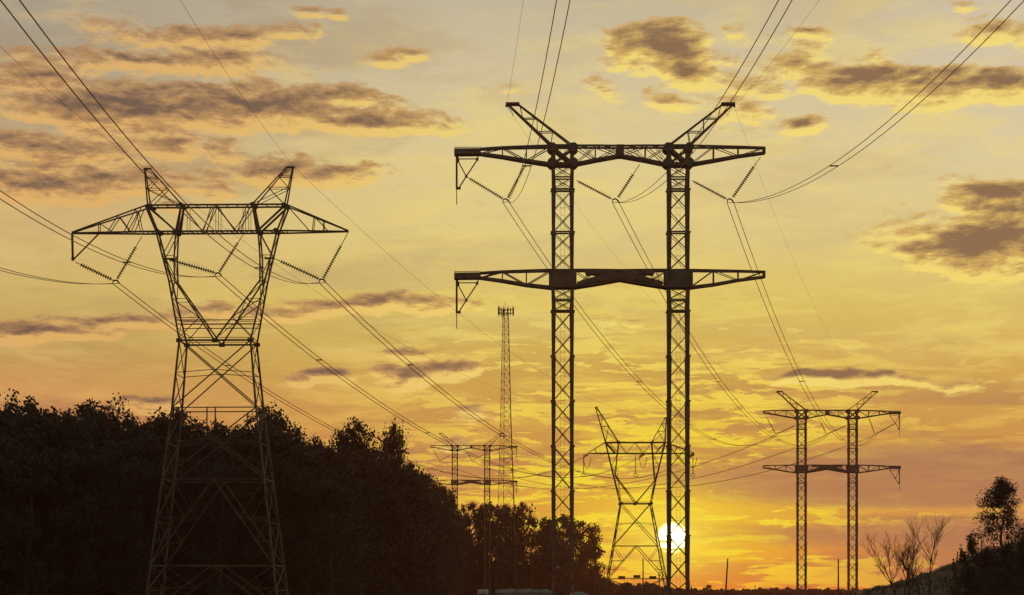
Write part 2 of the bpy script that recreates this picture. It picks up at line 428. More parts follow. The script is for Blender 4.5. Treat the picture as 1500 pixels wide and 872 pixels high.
# ================================================================== insulator strings
def insulator(mb, a, b, r=.17, pitch=.20, lead_a=0.0, lead_b=.12):
    a = Vector(a); b = Vector(b); d = (b-a); Ln = d.length; d.normalize()
    up = Vector((0,1,0)); x = d.cross(up).normalized(); y = x.cross(d).normalized()
    mb.tube([a, b], .032, 5); mb.tube([a+d*lead_a, b-d*lead_b], .05, 6)
    t = lead_a
    while t < Ln-lead_b:
        o = len(mb.v); n = 10
        for (tt, rr) in ((t, .05), (t+.02, r), (t+.05, r*.96), (t+.075, .06)):
            p = a+d*tt
            for k in range(n):
                an = 2*math.pi*k/n; mb.v.append(tuple(p + x*math.cos(an)*rr + y*math.sin(an)*rr))
        for i in range(3):
            for k in range(n):
                q = o+i*n+k; w = o+i*n+(k+1) % n; mb.f.append((q, w, w+n, q+n))
        t += pitch

# ================================================================== portal pylons
S1 = 179.0/F
UC = 908.7
def portal(name_label, loc, dz, rz, group, vshift=0.0, dark=M_STEELB):
    root = empty('portal_pylon', loc, name_label, 'pylon', group, rz)
    def q(u, v, y=0.0): return Vector(((u-UC)*S1, y, (HZ-v)*S1+EYE+dz))
    H = .5
    # legs -------------------------------------------------------
    for cu in (824.2, 993.4):
        m = MB(); cx = (cu-UC)*S1
        ztop = q(0, 214).z; zb = 0.0
        # section breaks along the leg, 2 cross panels to a section
        brk = [q(0,214).z, q(0,243).z, q(0,279).z]
        z = brk[-1]
        zl = q(0,397).z
        while z - 3.72 > zl+.5: z -= 3.72; brk.append(z)
        brk.append(zl); brk.append(q(0,423).z); brk.append(q(0,456.5).z); z = brk[-1]
        while z-3.92 > .8: z -= 3.92; brk.append(z)
        brk.append(0.0)
        for i in range(len(brk)-1):
            za, zb_ = brk[i], brk[i+1]
            for sx in (-1, 1):
                for sy in (-1, 1):
                    wt, wb = .27, .35
                    if za - zb_ > 3: wt, wb = .37, .27
                    # outer edges step in going down, like the flanged joints
                    xa = cx+sx*(.98-wt/2); xb = cx+sx*(.94-wb/2)
                    m.bar((xa, sy*(H), za), (xb, sy*(H-.02), zb_), wt, wb)
                    if za-zb_ > 3:
                        m.box((cx+sx*.86, sy*H, za), .40, .40, .10)
            # bracing
            n = 2 if za-zb_ > 2.2 else (2 if 1.7 < za-zb_ < 2.2 and i > 0 else 1)
            for k in range(n):
                a = za+(zb_-za)*k/n; b = za+(zb_-za)*(k+1)/n
                for sy in (-1, 1):
                    w_ = .075 if sy < 0 else .04
                    m.bar((cx-.78, sy*H, a-.08), (cx+.78, sy*H, b+.08), w_, h=.05)
                    m.bar((cx+.78, sy*(H-.06), a-.08), (cx-.78, sy*(H-.06), b+.08), w_, h=.05)
                for sx in (-1, 1):
                    m.bar((cx+sx*.84, -H, a-.08), (cx+sx*.84, H, b+.08), .055)
                    m.bar((cx+sx*.80, H, a-.08), (cx+sx*.80, -H, b+.08), .055)
                if n == 2 and za-zb_ < 2.4:
                    for sy in (-1, 1): m.bar((cx-.8, sy*H, b), (cx+.8, sy*H, b), .12)
            if i in (2, ) or za-zb_ < 2.5:
                for sy in (-1, 1): m.bar((cx-.9, sy*H, zb_+.03), (cx+.9, sy*H, zb_+.03), .13)
        # concrete footing plates
        for sx in (-1, 1):
            for sy in (-1, 1): m.box((cx+sx*.84, sy*H, .06), .7, .7, .16)
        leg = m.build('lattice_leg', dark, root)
        ld = MB()
        for s in (-.17, .17): ld.bar((cx+s, 0, .4), (cx+s, 0, ztop), .018)
        z = .6
        while z < ztop: ld.bar((cx-.17, 0, z), (cx+.17, 0, z), .018); z += .6
        z = 6.0
        while z < ztop-1:
            for a in range(6):
                a0 = math.pi*a/6; a1 = math.pi*(a+1)/6
                ld.bar((cx+.28*math.cos(a0), -.4*math.sin(a0), z), (cx+.28*math.cos(a1), -.4*math.sin(a1), z), .016)
            z += 2.1
        ld.build('ladder', dark, leg)
    # crossarms ---------------------------------------------------
    def truss(m, top, bot, ys, cw, bw, cross=True, double=False):
        """two parallel faces; top/bot node lists with (u,v); ys half-depth per node"""
        n = len(top)
        for sy in (-1, 1):
            for i in range(n-1):
                a, b = q(*top[i], sy*ys[i]), q(*top[i+1], sy*ys[i+1])
                c, d = q(*bot[i], sy*ys[i]), q(*bot[i+1], sy*ys[i+1])
                m.bar(a, b, cw[0]); m.bar(c, d, cw[1])
                if cross: m.bar(a, d, bw) if i % 2 else m.bar(c, b, bw)
                if double:
                    m.bar(c, b, bw); m.bar(a, d, bw)
                    mm = (a+b)/2; m.bar(mm, (c+d)/2+(d-c)*.5, bw*.8)
            for i in range(n):
                m.bar(q(*top[i], sy*ys[i]), q(*bot[i], sy*ys[i]), bw*1.3)
        for i in range(n):
            m.bar(q(*top[i], -ys[i]), q(*top[i], ys[i]), bw); m.bar(q(*bot[i], -ys[i]), q(*bot[i], ys[i]), bw)
        for i in range(n-1):
            m.bar(q(*top[i], -ys[i]), q(*top[i+1], ys[i+1]), bw*.8); m.bar(q(*bot[i], ys[i]), q(*bot[i+1], -ys[i+1]), bw*.8)
    for lower in (False, True):
        m = MB(); o = 181.5 if lower else 0.0
        e = 1.5 if lower else 0
        t0, b0 = 215+o, 242+o-e
        cwt = (.17, .24)
        truss(m, [(703,219+o),(736,217+o),(771,216+o),(808,t0)], [(703,226+o),(736,230.5+o),(771,236.5+o),(808,b0)], [.25,.33,.42,H], cwt, .08)
        truss(m, [(1010,t0),(1045,215.5+o),(1081,216+o),(1119,217+o)], [(1010,b0),(1045,236+o),(1081,229.5+o),(1119,224.5+o)], [H,.42,.32,.22], (.15,.21), .06)
        truss(m, [(840,t0),(872,215+o),(908,215.5+o),(945,215+o),(977,t0)], [(840,b0),(872,235.5+o),(908,229+o),(945,235.5+o),(977,b0)], [H,H,H,H,H], (.16,.21), .06, cross=False, double=True)
        for sy in (-1, 1):
            m.bar(q(1119,216+o, sy*.22), q(1119,226+o, sy*.22), .22)
            for cu in (824.2, 993.4):
                if lower:
                    w = 20 if cu < 900 else 20.5
                    m.poly([(q(cu-w,0).x, q(0,396).z), (q(cu+w,0).x, q(0,396).z), (q(cu+w,0).x, q(0,423).z), (q(cu-w,0).x, q(0,423).z)], sy*(H+.28), .06)
                    m.poly([(q(cu-w,0).x, q(0,398).z), (q(cu+w,0).x, q(0,398).z), (q(cu+w,0).x, q(0,421).z), (q(cu-w,0).x, q(0,421).z)], sy*(H-.24), .05)
                else:
                    for du in (-15.5, 15.5):
                        for vv in (218, 240):
                            P0 = q(cu+du, vv); r = .42
                            m.poly([(P0.x+r*1.05*math.cos(a), P0.z+r*math.sin(a)) for a in [math.pi*(k+.5)/4 for k in range(8)]], sy*(H+.26), .05)
                    m.bar(q(cu-14,219, sy*H), q(cu+14,241, sy*H), .26); m.bar(q(cu+14,219, sy*(H-.1)), q(cu-14,241, sy*(H-.12)), .12)
                    m.bar(q(cu-16,215, sy*H), q(cu+16,215, sy*H), .2); m.bar(q(cu-16,242, sy*H), q(cu+16,242, sy*H), .3)
            # centre splice plate
            if lower:
                m.poly([(q(884,0).x, q(0,396.5).z), (q(932,0).x, q(0,396.5).z), (q(940,0).x, q(0,414).z), (q(908,0).x, q(0,410).z), (q(876,0).x, q(0,414).z)], sy*(H+.18), .05)
                for s in (-1, 1):
                    m.bar(q(908,399, sy*H), q(908+s*62,418, sy*H), .42, h=.2)
                    m.bar(q(908,400, sy*H), q(908+s*50,400, sy*H), .32, h=.2)
            else:
                m.poly([(q(902.5,0).x, q(0,214).z), (q(913.5,0).x, q(0,214).z), (q(913.5,0).x, q(0,231).z), (q(902.5,0).x, q(0,231).z)], sy*(H+.16), .05)
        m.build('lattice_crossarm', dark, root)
        # caged walkway at the arm end: solid toe boards under a row of pickets
        w = MB()
        for sy in (-1, 1):
            w.poly([(q(666,0).x, q(0,219.5+o).z), (q(704,0).x, q(0,219+o).z), (q(704,0).x, q(0,227.5+o).z), (q(666,0).x, q(0,228+o).z)], sy*.5, .05)
            k = 667.0
            while k < 704:
                w.bar(q(k,219.5+o, sy*.5), q(k,216.8+o, sy*.5), .045); k += 3.3
            w.bar(q(666,218+o, sy*.5), q(704,217.6+o, sy*.5), .04)
        w.box((q(685,0).x, 0, q(0,227+o).z), 38*S1, 1.0, .08)
        w.box((q(666,0).x, 0, q(0,223.5+o).z), .06, 1.0, 8.5*S1)
        w.build('end_walkway', dark, root)
        # hanging bracket
        b = MB()
        dv = o
        b.bar(q(669,226+dv), q(669,277+dv), .17); b.bar(q(669,277+dv), q(669,300+dv), .07)
        b.bar(q(668,225+dv), q(672,233+dv), .09); b.bar(q(702,225+dv), q(699,233+dv), .09)
        b.bar(q(669,233+dv), q(699,233+dv), .08)
        b.bar(q(671,236+dv), q(683,258.5+dv), .09); b.bar(q(700,233+dv), q(683,258.5+dv), .10); b.bar(q(683,258.5+dv), q(672,276+dv), .10)
        b.bar(q(668,276+dv), q(675,276+dv), .20)
        for (uu, vv) in ((671,236),(699,233.5),(683,258.5)):
            p = q(uu, vv+dv); b.box(p, .22, .2, .24)
        b.build('hanging_bracket', dark, root)
    # ground-wire horns --------------------------------------------
    for s in (-1, 1):
        m = MB()
        def h(u, v, y): return q(u if s < 0 else 2*UC-u, v, y)
        for sy in (-1, 1):
            m.bar(h(808,214, sy*.4), h(744.5,154, sy*.2), .18, .13)
            m.bar(h(838,214, sy*.4), h(760,154, sy*.2), .12, .10)
            lo = lambda t: h(808+(744.5-808)*t, 214+(154-214)*t, sy*(.4-.2*t))
            up = lambda t: h(838+(760-838)*t, 214+(154-214)*t, sy*(.4-.2*t))
            for t in (.33, .66): m.bar(lo(t), up(t+.01), .07)
            m.bar(lo(.33), up(.66), .05); m.bar(lo(.66), up(.98), .05); m.bar(lo(.02), up(.36), .06)
        for t in (.33, .66, .98):
            a = h(808+(744.5-808)*t, 214-60*t, -(.4-.2*t)); c = h(808+(744.5-808)*t, 214-60*t, (.4-.2*t)); m.bar(a, c, .07)
            a = h(838+(760-838)*t, 214-60*t, -(.4-.2*t)); c = h(838+(760-838)*t, 214-60*t, (.4-.2*t)); m.bar(a, c, .07)
        p = h(751, 152.8, 0); m.box(p, 20*S1, .75, .19)
        m.bar(h(742,153,0), h(741.5,157,0), .16)
        m.tube([h(743,155,0), h(746,160,0), h(749,163,0), h(752,170,0)], .025, 4)
        m.build('ground_wire_horn', dark, root)
    # insulators ----------------------------------------------------
    ends = []
    A = [((685,260),(737,291.5)), ((844,264.5),(897,292)), ((1013,264.5),(1065,292))]
    B = [((770.5,239),(744,290)), ((937,241),(905,290)), ((1114,230),(1073,290))]
    for i in range(3):
        bx = vshift
        a0, a1 = A[i]; b0, b1 = B[i]
        mi = MB(); insulator(mi, q(*a0), q(a1[0]+bx, a1[1]), lead_a=.25); mi.build('insulator_string', M_INS, root)
        mi = MB(); ld = .3 if i == 0 else 1.1
        insulator(mi, q(*b0), q(b1[0]+bx, b1[1]), lead_a=ld); mi.build('insulator_string', M_INS, root)
        y = MB()
        cxp = (a1[0]+b1[0])/2+bx
        y.tube([q(cxp-3.8,296), q(cxp-3.2,292.5), q(cxp,291.2), q(cxp+3.5,293.5), q(cxp+6,297)], .07, 6)
        y.build('yoke_plate', dark, root)
        ends.append((cxp+1, 297))
    def world(u, v, y=0):
        p = q(u, v, y); c, s_ = math.cos(rz), math.sin(rz)
        return Vector((loc[0]+p.x*c-p.y*s_, loc[1]+p.x*s_+p.y*c, loc[2]+p.z))
    return root, [world(*e) for e in ends], [world(742,156), world(2*UC-742,156)]

G_PORT = 'twin legged portal pylons'
D1, D2, D3 = 179.0, 405.0, 640.0
port1, P1, W1 = portal('largest and nearest twin-legged portal pylon, dark lattice, its right leg crossing the setting sun', ((UC-GX)/F*D1, D1, 0), 0, 0, G_PORT)
port2, P2, W2 = portal('distant twin-legged portal pylon standing right of the sun, above the open horizon', ((1211.6-GX)/F*D2, D2, 0), -2.8, math.pi, G_PORT, vshift=8)
port3, P3, W3 = portal('smallest twin-legged portal pylon, rising behind the dark treetops beside the antenna mast', ((690-GX)/F*D3, D3, 0), 7.3, math.pi, G_PORT, vshift=2)

# ================================================================== delta pylons
def delta(label, D, uc, group, P):
    s = D/F; ox = (uc-GX)*s
    root = empty('delta_pylon', (ox, D, 0), label, 'pylon', group, R(P.get('yaw', 0)))
    def q(u, v, y=0.0): return Vector(((u-uc)*s, y, (HZ-v)*s+EYE))
    k = P['k']                                # member weight
    hd = lambda v: float(np.interp(v, P['hdv'], P['hd']))
    def line(pts, v):
        vs_ = [p[1] for p in pts]; return float(np.interp(v, vs_, [p[0] for p in pts]))
    # ---- body below the waist
    body = P['body']                          # (v, left u, right u) from waist down
    m = MB()
    for j in range(len(body)-1):
        v0, l0, r0 = body[j]; v1, l1, r1 = body[j+1]
        for sy in (-1, 1):
            for (ua, ub) in ((l0, l1), (r0, r1)):
                m.bar(q(ua, v0, sy*hd(v0)), q(ub, v1, sy*hd(v1)), .21*k, .23*k)
            m.bar(q(l1, v1, sy*hd(v1)), q(r1, v1, sy*hd(v1)), .12*k) if v1 < 868 else None
        for (ua, ub) in ((l0, l1), (r0, r1)):
            if v1 < 868: m.bar(q(ub, v1, -hd(v1)), q(ub, v1, hd(v1)), .10*k)
    # bracing kinds per panel
    for j, kind in enumerate(P['panels']):
        v0, l0, r0 = body[j]; v1, l1, r1 = body[j+1]
        for sy in (-1, 1):
            L0, R0, L1, R1 = q(l0,v0,sy*hd(v0)), q(r0,v0,sy*hd(v0)), q(l1,v1,sy*hd(v1)), q(r1,v1,sy*hd(v1))
            if kind == 'X':
                m.bar(L0, R1, .13*k); m.bar(R0, L1, .13*k)
                c = (L0+R1)/2; vm = v0+(v1-v0)*.48
                lm = l0+(l1-l0)*.48; rm = r0+(r1-r0)*.48
                mid = (L0+R0+L1+R1)/4
                m.bar(q(lm, vm, sy*hd(vm)), mid+Vector((0,0,.35)), .08*k); m.bar(q(rm, vm, sy*hd(vm)), mid+Vector((0,0,.35)), .08*k)
            elif kind == 'A':
                T = (L0+R0)/2
                m.bar(T, L1, .14*k); m.bar(T, R1, .14*k)
                for (Ta, Ba, ua, ub) in ((L0, L1, l0, l1), (R0, R1, r0, r1)):
                    h1 = T.lerp(Ba, .45); h2 = T.lerp(Ba, .72)
                    m.bar(Ta, h1, .09*k); m.bar(Ta.lerp(Ba, .45), h1, .08*k); m.bar(Ta.lerp(Ba, .45), h2, .08*k); m.bar(Ta.lerp(Ba, .72), h2, .08*k)
        for (ua, ub) in ((l0, l1), (r0, r1)):
            nseg = 1 if kind == 'X1' else 2
            for t in range(nseg):
                va = v0+(v1-v0)*t/nseg; vb = v0+(v1-v0)*(t+1)/nseg
                a_, b_ = ua+(ub-ua)*t/nseg, ua+(ub-ua)*(t+1)/nseg
                m.bar(q(a_, va, -hd(va)), q(b_, vb, hd(vb)), .09*k); m.bar(q(a_, va, hd(va)), q(b_, vb, -hd(vb)), .09*k)
                m.bar(q(b_, vb, -hd(vb)), q(b_, vb, hd(vb)), .08*k)
    for (u_, va, vb) in P.get('hang', []):
        m.bar(q(u_, va, -hd(va)), q(u_, vb, -hd(vb)), .09)
    vl, ll, rl = body[-1]
    for ub in (ll, rl):
        for sy in (-1, 1):
            p = q(ub, vl, sy*hd(vl)); m.box((p.x, p.y, .12), 1.0, 1.0, .3)
    if 'signs' in P:
        for (u_, v_) in P['signs']: m.box(q(u_, v_, -hd(v_)-.1), 1.3, .1, .55)
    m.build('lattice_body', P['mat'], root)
    # ---- fork
    m = MB()
    for side in (0, 1):
        outer, inner = P['outer'][side], P['inner'][side]
        for sy in (-1, 1):
            for ln, w in ((outer, .19*k), (inner, .17*k)):
                for i in range(len(ln)-1):
                    m.bar(q(ln[i][0], ln[i][1], sy*hd(ln[i][1])), q(ln[i+1][0], ln[i+1][1], sy*hd(ln[i+1][1])), w)
            vv = P['zig']
            for i in range(len(vv)-1):
                a, b = vv[i], vv[i+1]
                m.bar(q(line(outer, a), a, sy*hd(a)), q(line(inner, b), b, sy*hd(b)), .09*k) if i % 2 == 0 else m.bar(q(line(inner, a), a, sy*hd(a)), q(line(outer, b), b, sy*hd(b)), .09*k)
                m.bar(q(line(outer, b), b, sy*hd(b)), q(line(inner, b), b, sy*hd(b)), .07*k)
        vv = P['zig']
        for ln in (outer, inner):
            for i in range(len(vv)-1):
                a, b = vv[i], vv[i+1]; sg = 1 if i % 2 else -1
                m.bar(q(line(ln, a), a, sg*hd(a)), q(line(ln, b), b, -sg*hd(b)), .07*k)
                m.bar(q(line(ln, a), a, -hd(a)), q(line(ln, a), a, hd(a)), .07*k)
    for v_ in P['ties']:
        for sy in (-1, 1):
            m.bar(q(line(P['outer'][0], v_), v_, sy*hd(v_)), q(line(P['outer'][1], v_), v_, sy*hd(v_)), .10*k)
    v0, l0, r0 = body[0]
    for sy in (-1, 1):
        m.bar(q(l0, v0, sy*hd(v0)), q(r0, v0, sy*hd(v0)), .20*k)
        for u_ in (l0, (l0+r0)/2, r0):
            p = q(u_, v0, sy*(hd(v0)+.02)); m.poly([(p.x+dx*.33*k, p.z+dz_*.24*k) for dx, dz_ in ((-1,-1),(1,-1),(1.2,0),(1,1),(-1,1),(-1.2,0))], p.y, .05)
    m.bar(q(l0, v0, -hd(v0)), q(l0, v0, hd(v0)), .12*k); m.bar(q(r0, v0, -hd(v0)), q(r0, v0, hd(v0)), .12*k)
    m.build('lattice_fork', P['mat'], root)
    # ---- crossarm
    m = MB()
    vt, vb = P['vt'], P['vb']; h = hd(vb)
    for sy in (-1, 1):
        m.bar(q(P['ct'][0], vt, sy*h), q(P['ct'][1], vt, sy*h), .19*k)
        m.bar(q(P['tip'][0], vb+P.get('tipdv', [0,0])[0], sy*.12), q(P['ct'][0], vb, sy*h), .17*k, .19*k); m.bar(q(P['ct'][0], vb, sy*h), q(P['ct'][1], vb, sy*h), .19*k)
        m.bar(q(P['ct'][1], vb, sy*h), q(P['tip'][1], vb+P.get('tipdv', [0,0])[1], sy*.12), .19*k, .15*k)
        for i in (0, 1):
            tip = q(P['tip'][i], vb-1, sy*.12); c = q(P['ct'][i], vt, sy*h); m.bar(tip, c, .15*k)
            for (f_t, f_b, vert) in P['armbr'][i]:
                tp = tip.lerp(c, f_t); bt = q(P['tip'][i], vb, sy*.12).lerp(q(P['ct'][i], vb, sy*h), f_b); m.bar(tp, bt, .09*k)
        for i, (a, b) in enumerate(P['web']):
            m.bar(q(a, vt, sy*h), q(b, vb, sy*h), .09*k)
        for a in P['vert']: m.bar(q(a, vt, sy*h), q(a, vb, sy*h), .055*k)
        for (u_, v_) in P['guss']:
            p = q(u_, v_, sy*(h+.12)); r = .34*k; m.poly([(p.x+r*math.cos(a), p.z+r*.85*math.sin(a)) for a in [math.pi*(j+.5)/3 for j in range(6)]], p.y, .05)
        for (ua, va, ub, vb_) in P['diag']: m.bar(q(ua, va, sy*h), q(ub, vb_, sy*h), .22*k)
    n = 14
    for i in range(n+1):
        u_ = P['ct'][0]+(P['ct'][1]-P['ct'][0])*i/n
        for v_ in (vt, vb): m.bar(q(u_, v_, -h), q(u_, v_, h), .07*k)
        if i < n:
            u2 = P['ct'][0]+(P['ct'][1]-P['ct'][0])*(i+1)/n
            m.bar(q(u_, vb, -h), q(u2, vb, h), .06*k)
    m.build('lattice_crossarm', P['mat'], root)
    # ---- horns
    for i in (0, 1):
        m = MB(); (t_out, t_in, b_out, b_in) = P['horn'][i]
        for sy in (-1, 1):
            yt = sy*h*.35; yb = sy*h
            A0, A1 = q(*b_out, yb), q(*t_out, yt); B0, B1 = q(*b_in, yb), q(*t_in, yt)
            m.bar(A0, A1, .16*k, .13*k); m.bar(B0, B1, .14*k, .11*k)
            m.bar(A0.lerp(A1, .45), B0.lerp(B1, .45), .07*k); m.bar(A0.lerp(A1, .75), B0.lerp(B1, .75), .07*k)
            m.bar(A0, B0.lerp(B1, .45), .08*k); m.bar(B0, A0.lerp(A1, .45), .07*k); m.bar(A0.lerp(A1, .45), B0.lerp(B1, .75), .07*k); m.bar(A1, B0.lerp(B1, .75), .07*k)
        for t in (.45, .75, 1):
            a = q(*b_out, -h).lerp(q(*t_out, -h*.35), t); c = q(*b_out, h).lerp(q(*t_out, h*.35), t); m.bar(a, c, .07*k)
        sg = -1 if i == 0 else 1
        m.bar(q(t_out[0]-.5*sg, t_out[1], 0), q(t_in[0]-2*sg, t_in[1], 0), .18*k); m.bar(q(t_out[0]-6*sg*P['hk'], t_out[1]-.5, 0), q(t_out[0]+3*sg*P['hk'], t_out[1]+1.5, 0), .13*k)
        m.build('ground_wire_horn', P['mat'], root)
    return root, q

near = dict(k=.68, mat=M_STEEL, hdv=[240, 345, 413, 502, 600, 870, 901], hd=[.5, .6, .7, 1.6, 2.0, 3.1, 3.3], hk=1.0, yaw=-2,
    body=[(502,268,372), (600,259,381), (704,246,394), (829,231,409), (901,223,417)],
    panels=['X', 'X', 'A', 'A'], hang=[(310,600,626), (322,600,626)],
    outer=[[(214,302),(230,340),(249.5,413),(268,502)], [(423,302),(408,340),(390.5,413),(372,502)]],
    inner=[[(267,302),(259,340),(257,380),(258,413),(318,500)], [(372,302),(380,340),(383,380),(383,413),(321,500)]],
    zig=[302,340,376,413,440,468,498], ties=[472,478],
    vt=302, vb=340.5, ct=(216,421), tip=(104,511),
    armbr=[[(.36,.36,1),(.62,.48,0),(.62,.78,0),(.86,.70,0),(.86,.92,0),(.93,.80,0),(.36,.55,0)], [(.55,.58,1),(.55,.32,0),(1.0,.62,0),(.40,.40,0)]],
    web=[(267,298),(316,298),(316,348),(312,300),(318,346),(372,344),(364,350)], vert=[276,318,322,358,366],
    guss=[(222,303),(267,302),(372,302),(418,303),(232,340),(259,341),(380,341),(406,340)],
    diag=[(218,303,259,340),(420,303,380,340),(267,302,262,340),(372,302,378,340)],
    horn=[((211.5,246.5),(219,246.5),(218,302),(267,301)), ((430,245.5),(421,246),(419,302),(372,301))])
d1, q1 = delta('large lattice pylon with two upright horns and V-shaped fork before the forest', 165.0, 320, 'lattice pylons with a V-shaped fork', near)
far_ = dict(k=.85, mat=M_STEEL, hdv=[596, 665, 697, 738, 860], hd=[1.0, 1.0, 1.0, 2.2, 4.3], hk=.3,
    body=[(738,909,953), (800,898.5,965), (848,890,974), (883,885,979)],
    panels=['X', 'A', 'X'], signs=[(909,846.5), (931,845), (954,846.5)],
    outer=[[(887,648.5),(898.6,697),(909,738)], [(974.5,648.5),(960.5,704),(953,738)]],
    inner=[[(906,648.5),(901,697),(931,737)], [(954.5,648.5),(959,704),(931.5,737)]],
    zig=[648.5,664.5,684,704,736], ties=[], vt=648.5, vb=664.5, ct=(886,975), tip=(862,1017),
    armbr=[[(.4,.5,1)], [(.3,.35,1),(.6,.7,1),(.3,.5,1)]],
    web=[(892,906),(906,918),(930,918),(930,942),(955,942),(955,968),(974,968)], vert=[906,955],
    guss=[(906,648.5),(955,648.5)], diag=[(887,648.5,901,664.5),(974,648.5,960,664.5)],
    horn=[((872,596.5),(874,596.5),(887,648),(906,648)), ((976,612),(974.5,612),(974,648),(954.5,648))])
d2, q2 = delta('small distant lattice pylon with slanting horns and V-shaped fork, just left of the sun', 380.0, 931, 'lattice pylons with a V-shaped fork', far_)

# near delta pylon: bracket, insulator strings, yokes
b = MB()
b.bar(q1(104,341), q1(105,380), .16); b.bar(q1(105,380), q1(143,342), .10); b.box(q1(105,378), .2, .2, .3)
b.build('hanging_bracket', M_STEEL, d1)
for ua, ub in ((388,403),(240,259)):
    mm = MB(); mm.bar(q1(ua,379), q1(ub,379), .14); mm.build('strut', M_STEEL, d1)
for (a, a2, bt, top, ld) in (((109,383),(112,386),(166,411),(207,346),1.0), ((240,378),(250,381),(317,401),(357,343),.9), ((404,380),(417,388),(470,411),(511,341),1.3)):
    cu, cv = bt[0]+2, bt[1]
    m = MB(); insulator(m, q1(*a), q1(cu-3, cv-1), r=.165, lead_a=.5); m.build('insulator_string', M_INS, d1)
    m = MB(); insulator(m, q1(*top), q1(cu+2, cv-2), r=.165, lead_a=ld); m.build('insulator_string', M_INS, d1)
    y = MB(); y.tube([q1(cu-4,cv+3), q1(cu-3.5,cv), q1(cu,cv-1.2), q1(cu+3.5,cv), q1(cu+5,cv+3)], .07, 6)
    y.build('yoke_plate', M_STEEL, d1)
O1 = Vector(((320-GX)/F*165.0, 165.0, 0)); O2 = Vector(((931-GX)/F*380.0, 380.0, 0))
RZ1 = Matrix.Rotation(R(-2), 3, 'Z')
DV = [O1 + RZ1 @ q1(u, v) for (u, v) in ((168.5,414.5), (319.5,404.5), (472.5,414.5))]
# far delta: tension strings and hanging jumper strings
for (u, v) in ((862,665),(944,665),(1017,665)):
    m = MB()
    for dy in (-.35, .35):
        a = q2(u, v); c = q2(u-8, v+5); m_a = a+Vector((0,dy,0)); m_c = c+Vector((0,dy,0))
        insulator(m, m_a, m_c, r=.27, pitch=.17, lead_a=.1)
    m.build('tension_insulator', M_INS, d2)
    m = MB(); uu = u-7 if u < 900 else (u-13 if u < 1000 else u-2)
    insulator(m, q2(uu, v), q2(uu, v+30), r=.16, lead_a=.8); m.tube([q2(uu+3*math.sin(t), v+31.5-2.3*math.cos(t)) for t in np.linspace(0, 6.2, 12)], .05, 4)
    m.build('jumper_string', M_INS, d2)
    m = MB(); m.tube([q2(u-8+ (12*t), v+5+18*4*t*(1-t)*.9) for t in np.linspace(0, 1, 12)], .05, 4); m.build('jumper_cable', M_WIRE, d2)
DF = [O2 + q2(u, v) for (u, v) in ((854,670),(936,670),(1009,670))]

# ================================================================== power lines
def span_pts(a, b, sag, n=40):
    a = Vector(a); b = Vector(b)
    return [a.lerp(b, t) - Vector((0,0,4*sag*t*(1-t))) for t in [i/n for i in range(n+1)]]
def back_pts(a, mx, Yc, z0, k, Yend=-40.0, n=60):
    """span that runs from the pylon back over the viewer, lowest at Yc"""
    a = Vector(a); out = []
    zc = a.z - k*(a.y-Yc)**2
    for i in range(n+1):
        Y = a.y + (Yend-a.y)*i/n
        out.append(Vector((a.x + mx*(a.y-Y), Y, zc + k*(Y-Yc)**2)))
    return out
def conductor(pts, sep, r, label, group, spacers=(), name='conductor_bundle'):
    c = pts[len(pts)//2]
    root = empty(name, pts[0], label, 'power cable', group)
    d = (pts[-1]-pts[0]); d.z = 0; side = Vector((0,0,1)).cross(d).normalized()
    if side.x < 0: side = -side
    for s_ in (-1, 1):
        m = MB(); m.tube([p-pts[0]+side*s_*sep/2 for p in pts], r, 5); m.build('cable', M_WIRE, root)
    for t in spacers:
        f = t*(len(pts)-1); i = int(f); p = pts[i].lerp(pts[min(i+1, len(pts)-1)], f-i)-pts[0]
        m = MB(); m.bar(p-side*sep/2, p+side*sep/2, .05); dd = (pts[min(i+1, len(pts)-1)]-pts[i]).normalized()*.25
        m.bar(p-side*sep/2+dd, p+side*sep/2+dd, .05); m.build('spacer', M_WIRE, root)
def single(pts, r, label, group):
    m = MB(); m.tube([p-pts[0] for p in pts], r, 5)
    o = m.build('ground_wire', M_WIRE); o.location = pts[0]; tag(o, label, 'power cable', group)

GA, GB = 'paired power cables', 'thin ground wires'
nm = ['left', 'middle', 'right']
# near delta back over the viewer
zc = .00102
for i, p in enumerate(DV):
    lab = ['paired cables leaving the left edge nearly level to the leftmost insulators of the forest pylon',
           'paired cables sagging from the left edge to the middle insulators of the forest pylon',
           'thick paired cables slanting down from the top left corner across the forest pylon'][i]
    conductor(back_pts(p, 0.0, 80.0 if i else 84, 0, zc), .58, .024, lab, GA, ((.19,) if i == 1 else (.2,)))
for i, p in enumerate(DV):
    lab = ['paired cables dropping from the forest pylon\'s left insulators behind its own body towards the trees',
           'paired cables running down right from the forest pylon\'s middle insulators over the two tall treetops',
           'paired cables running down right from the forest pylon\'s right insulators past the antenna mast'][i]
    conductor(span_pts(p, DF[i], 8.9), .58, .032, lab, GA, (.12, .3, .5))
for i, (u, v) in enumerate(((213,246.5),(432,246))):
    p = O1+RZ1 @ q1(u, v)
    single(back_pts(p, 0.0, 80, 0, .00047), .011, ['faint ground wire slanting from the left edge to the forest pylon\'s left horn', 'ground wire slanting from the top edge down to the forest pylon\'s right horn'][i], GB)
    tgt = O2+q2(*((872,597),(976,612))[i])
    single(span_pts(p, tgt, 5.0), .012, ['faint ground wire running on from the forest pylon\'s left horn to the small V-fork pylon', 'faint ground wire running down right from the forest pylon\'s right horn'][i], GB)
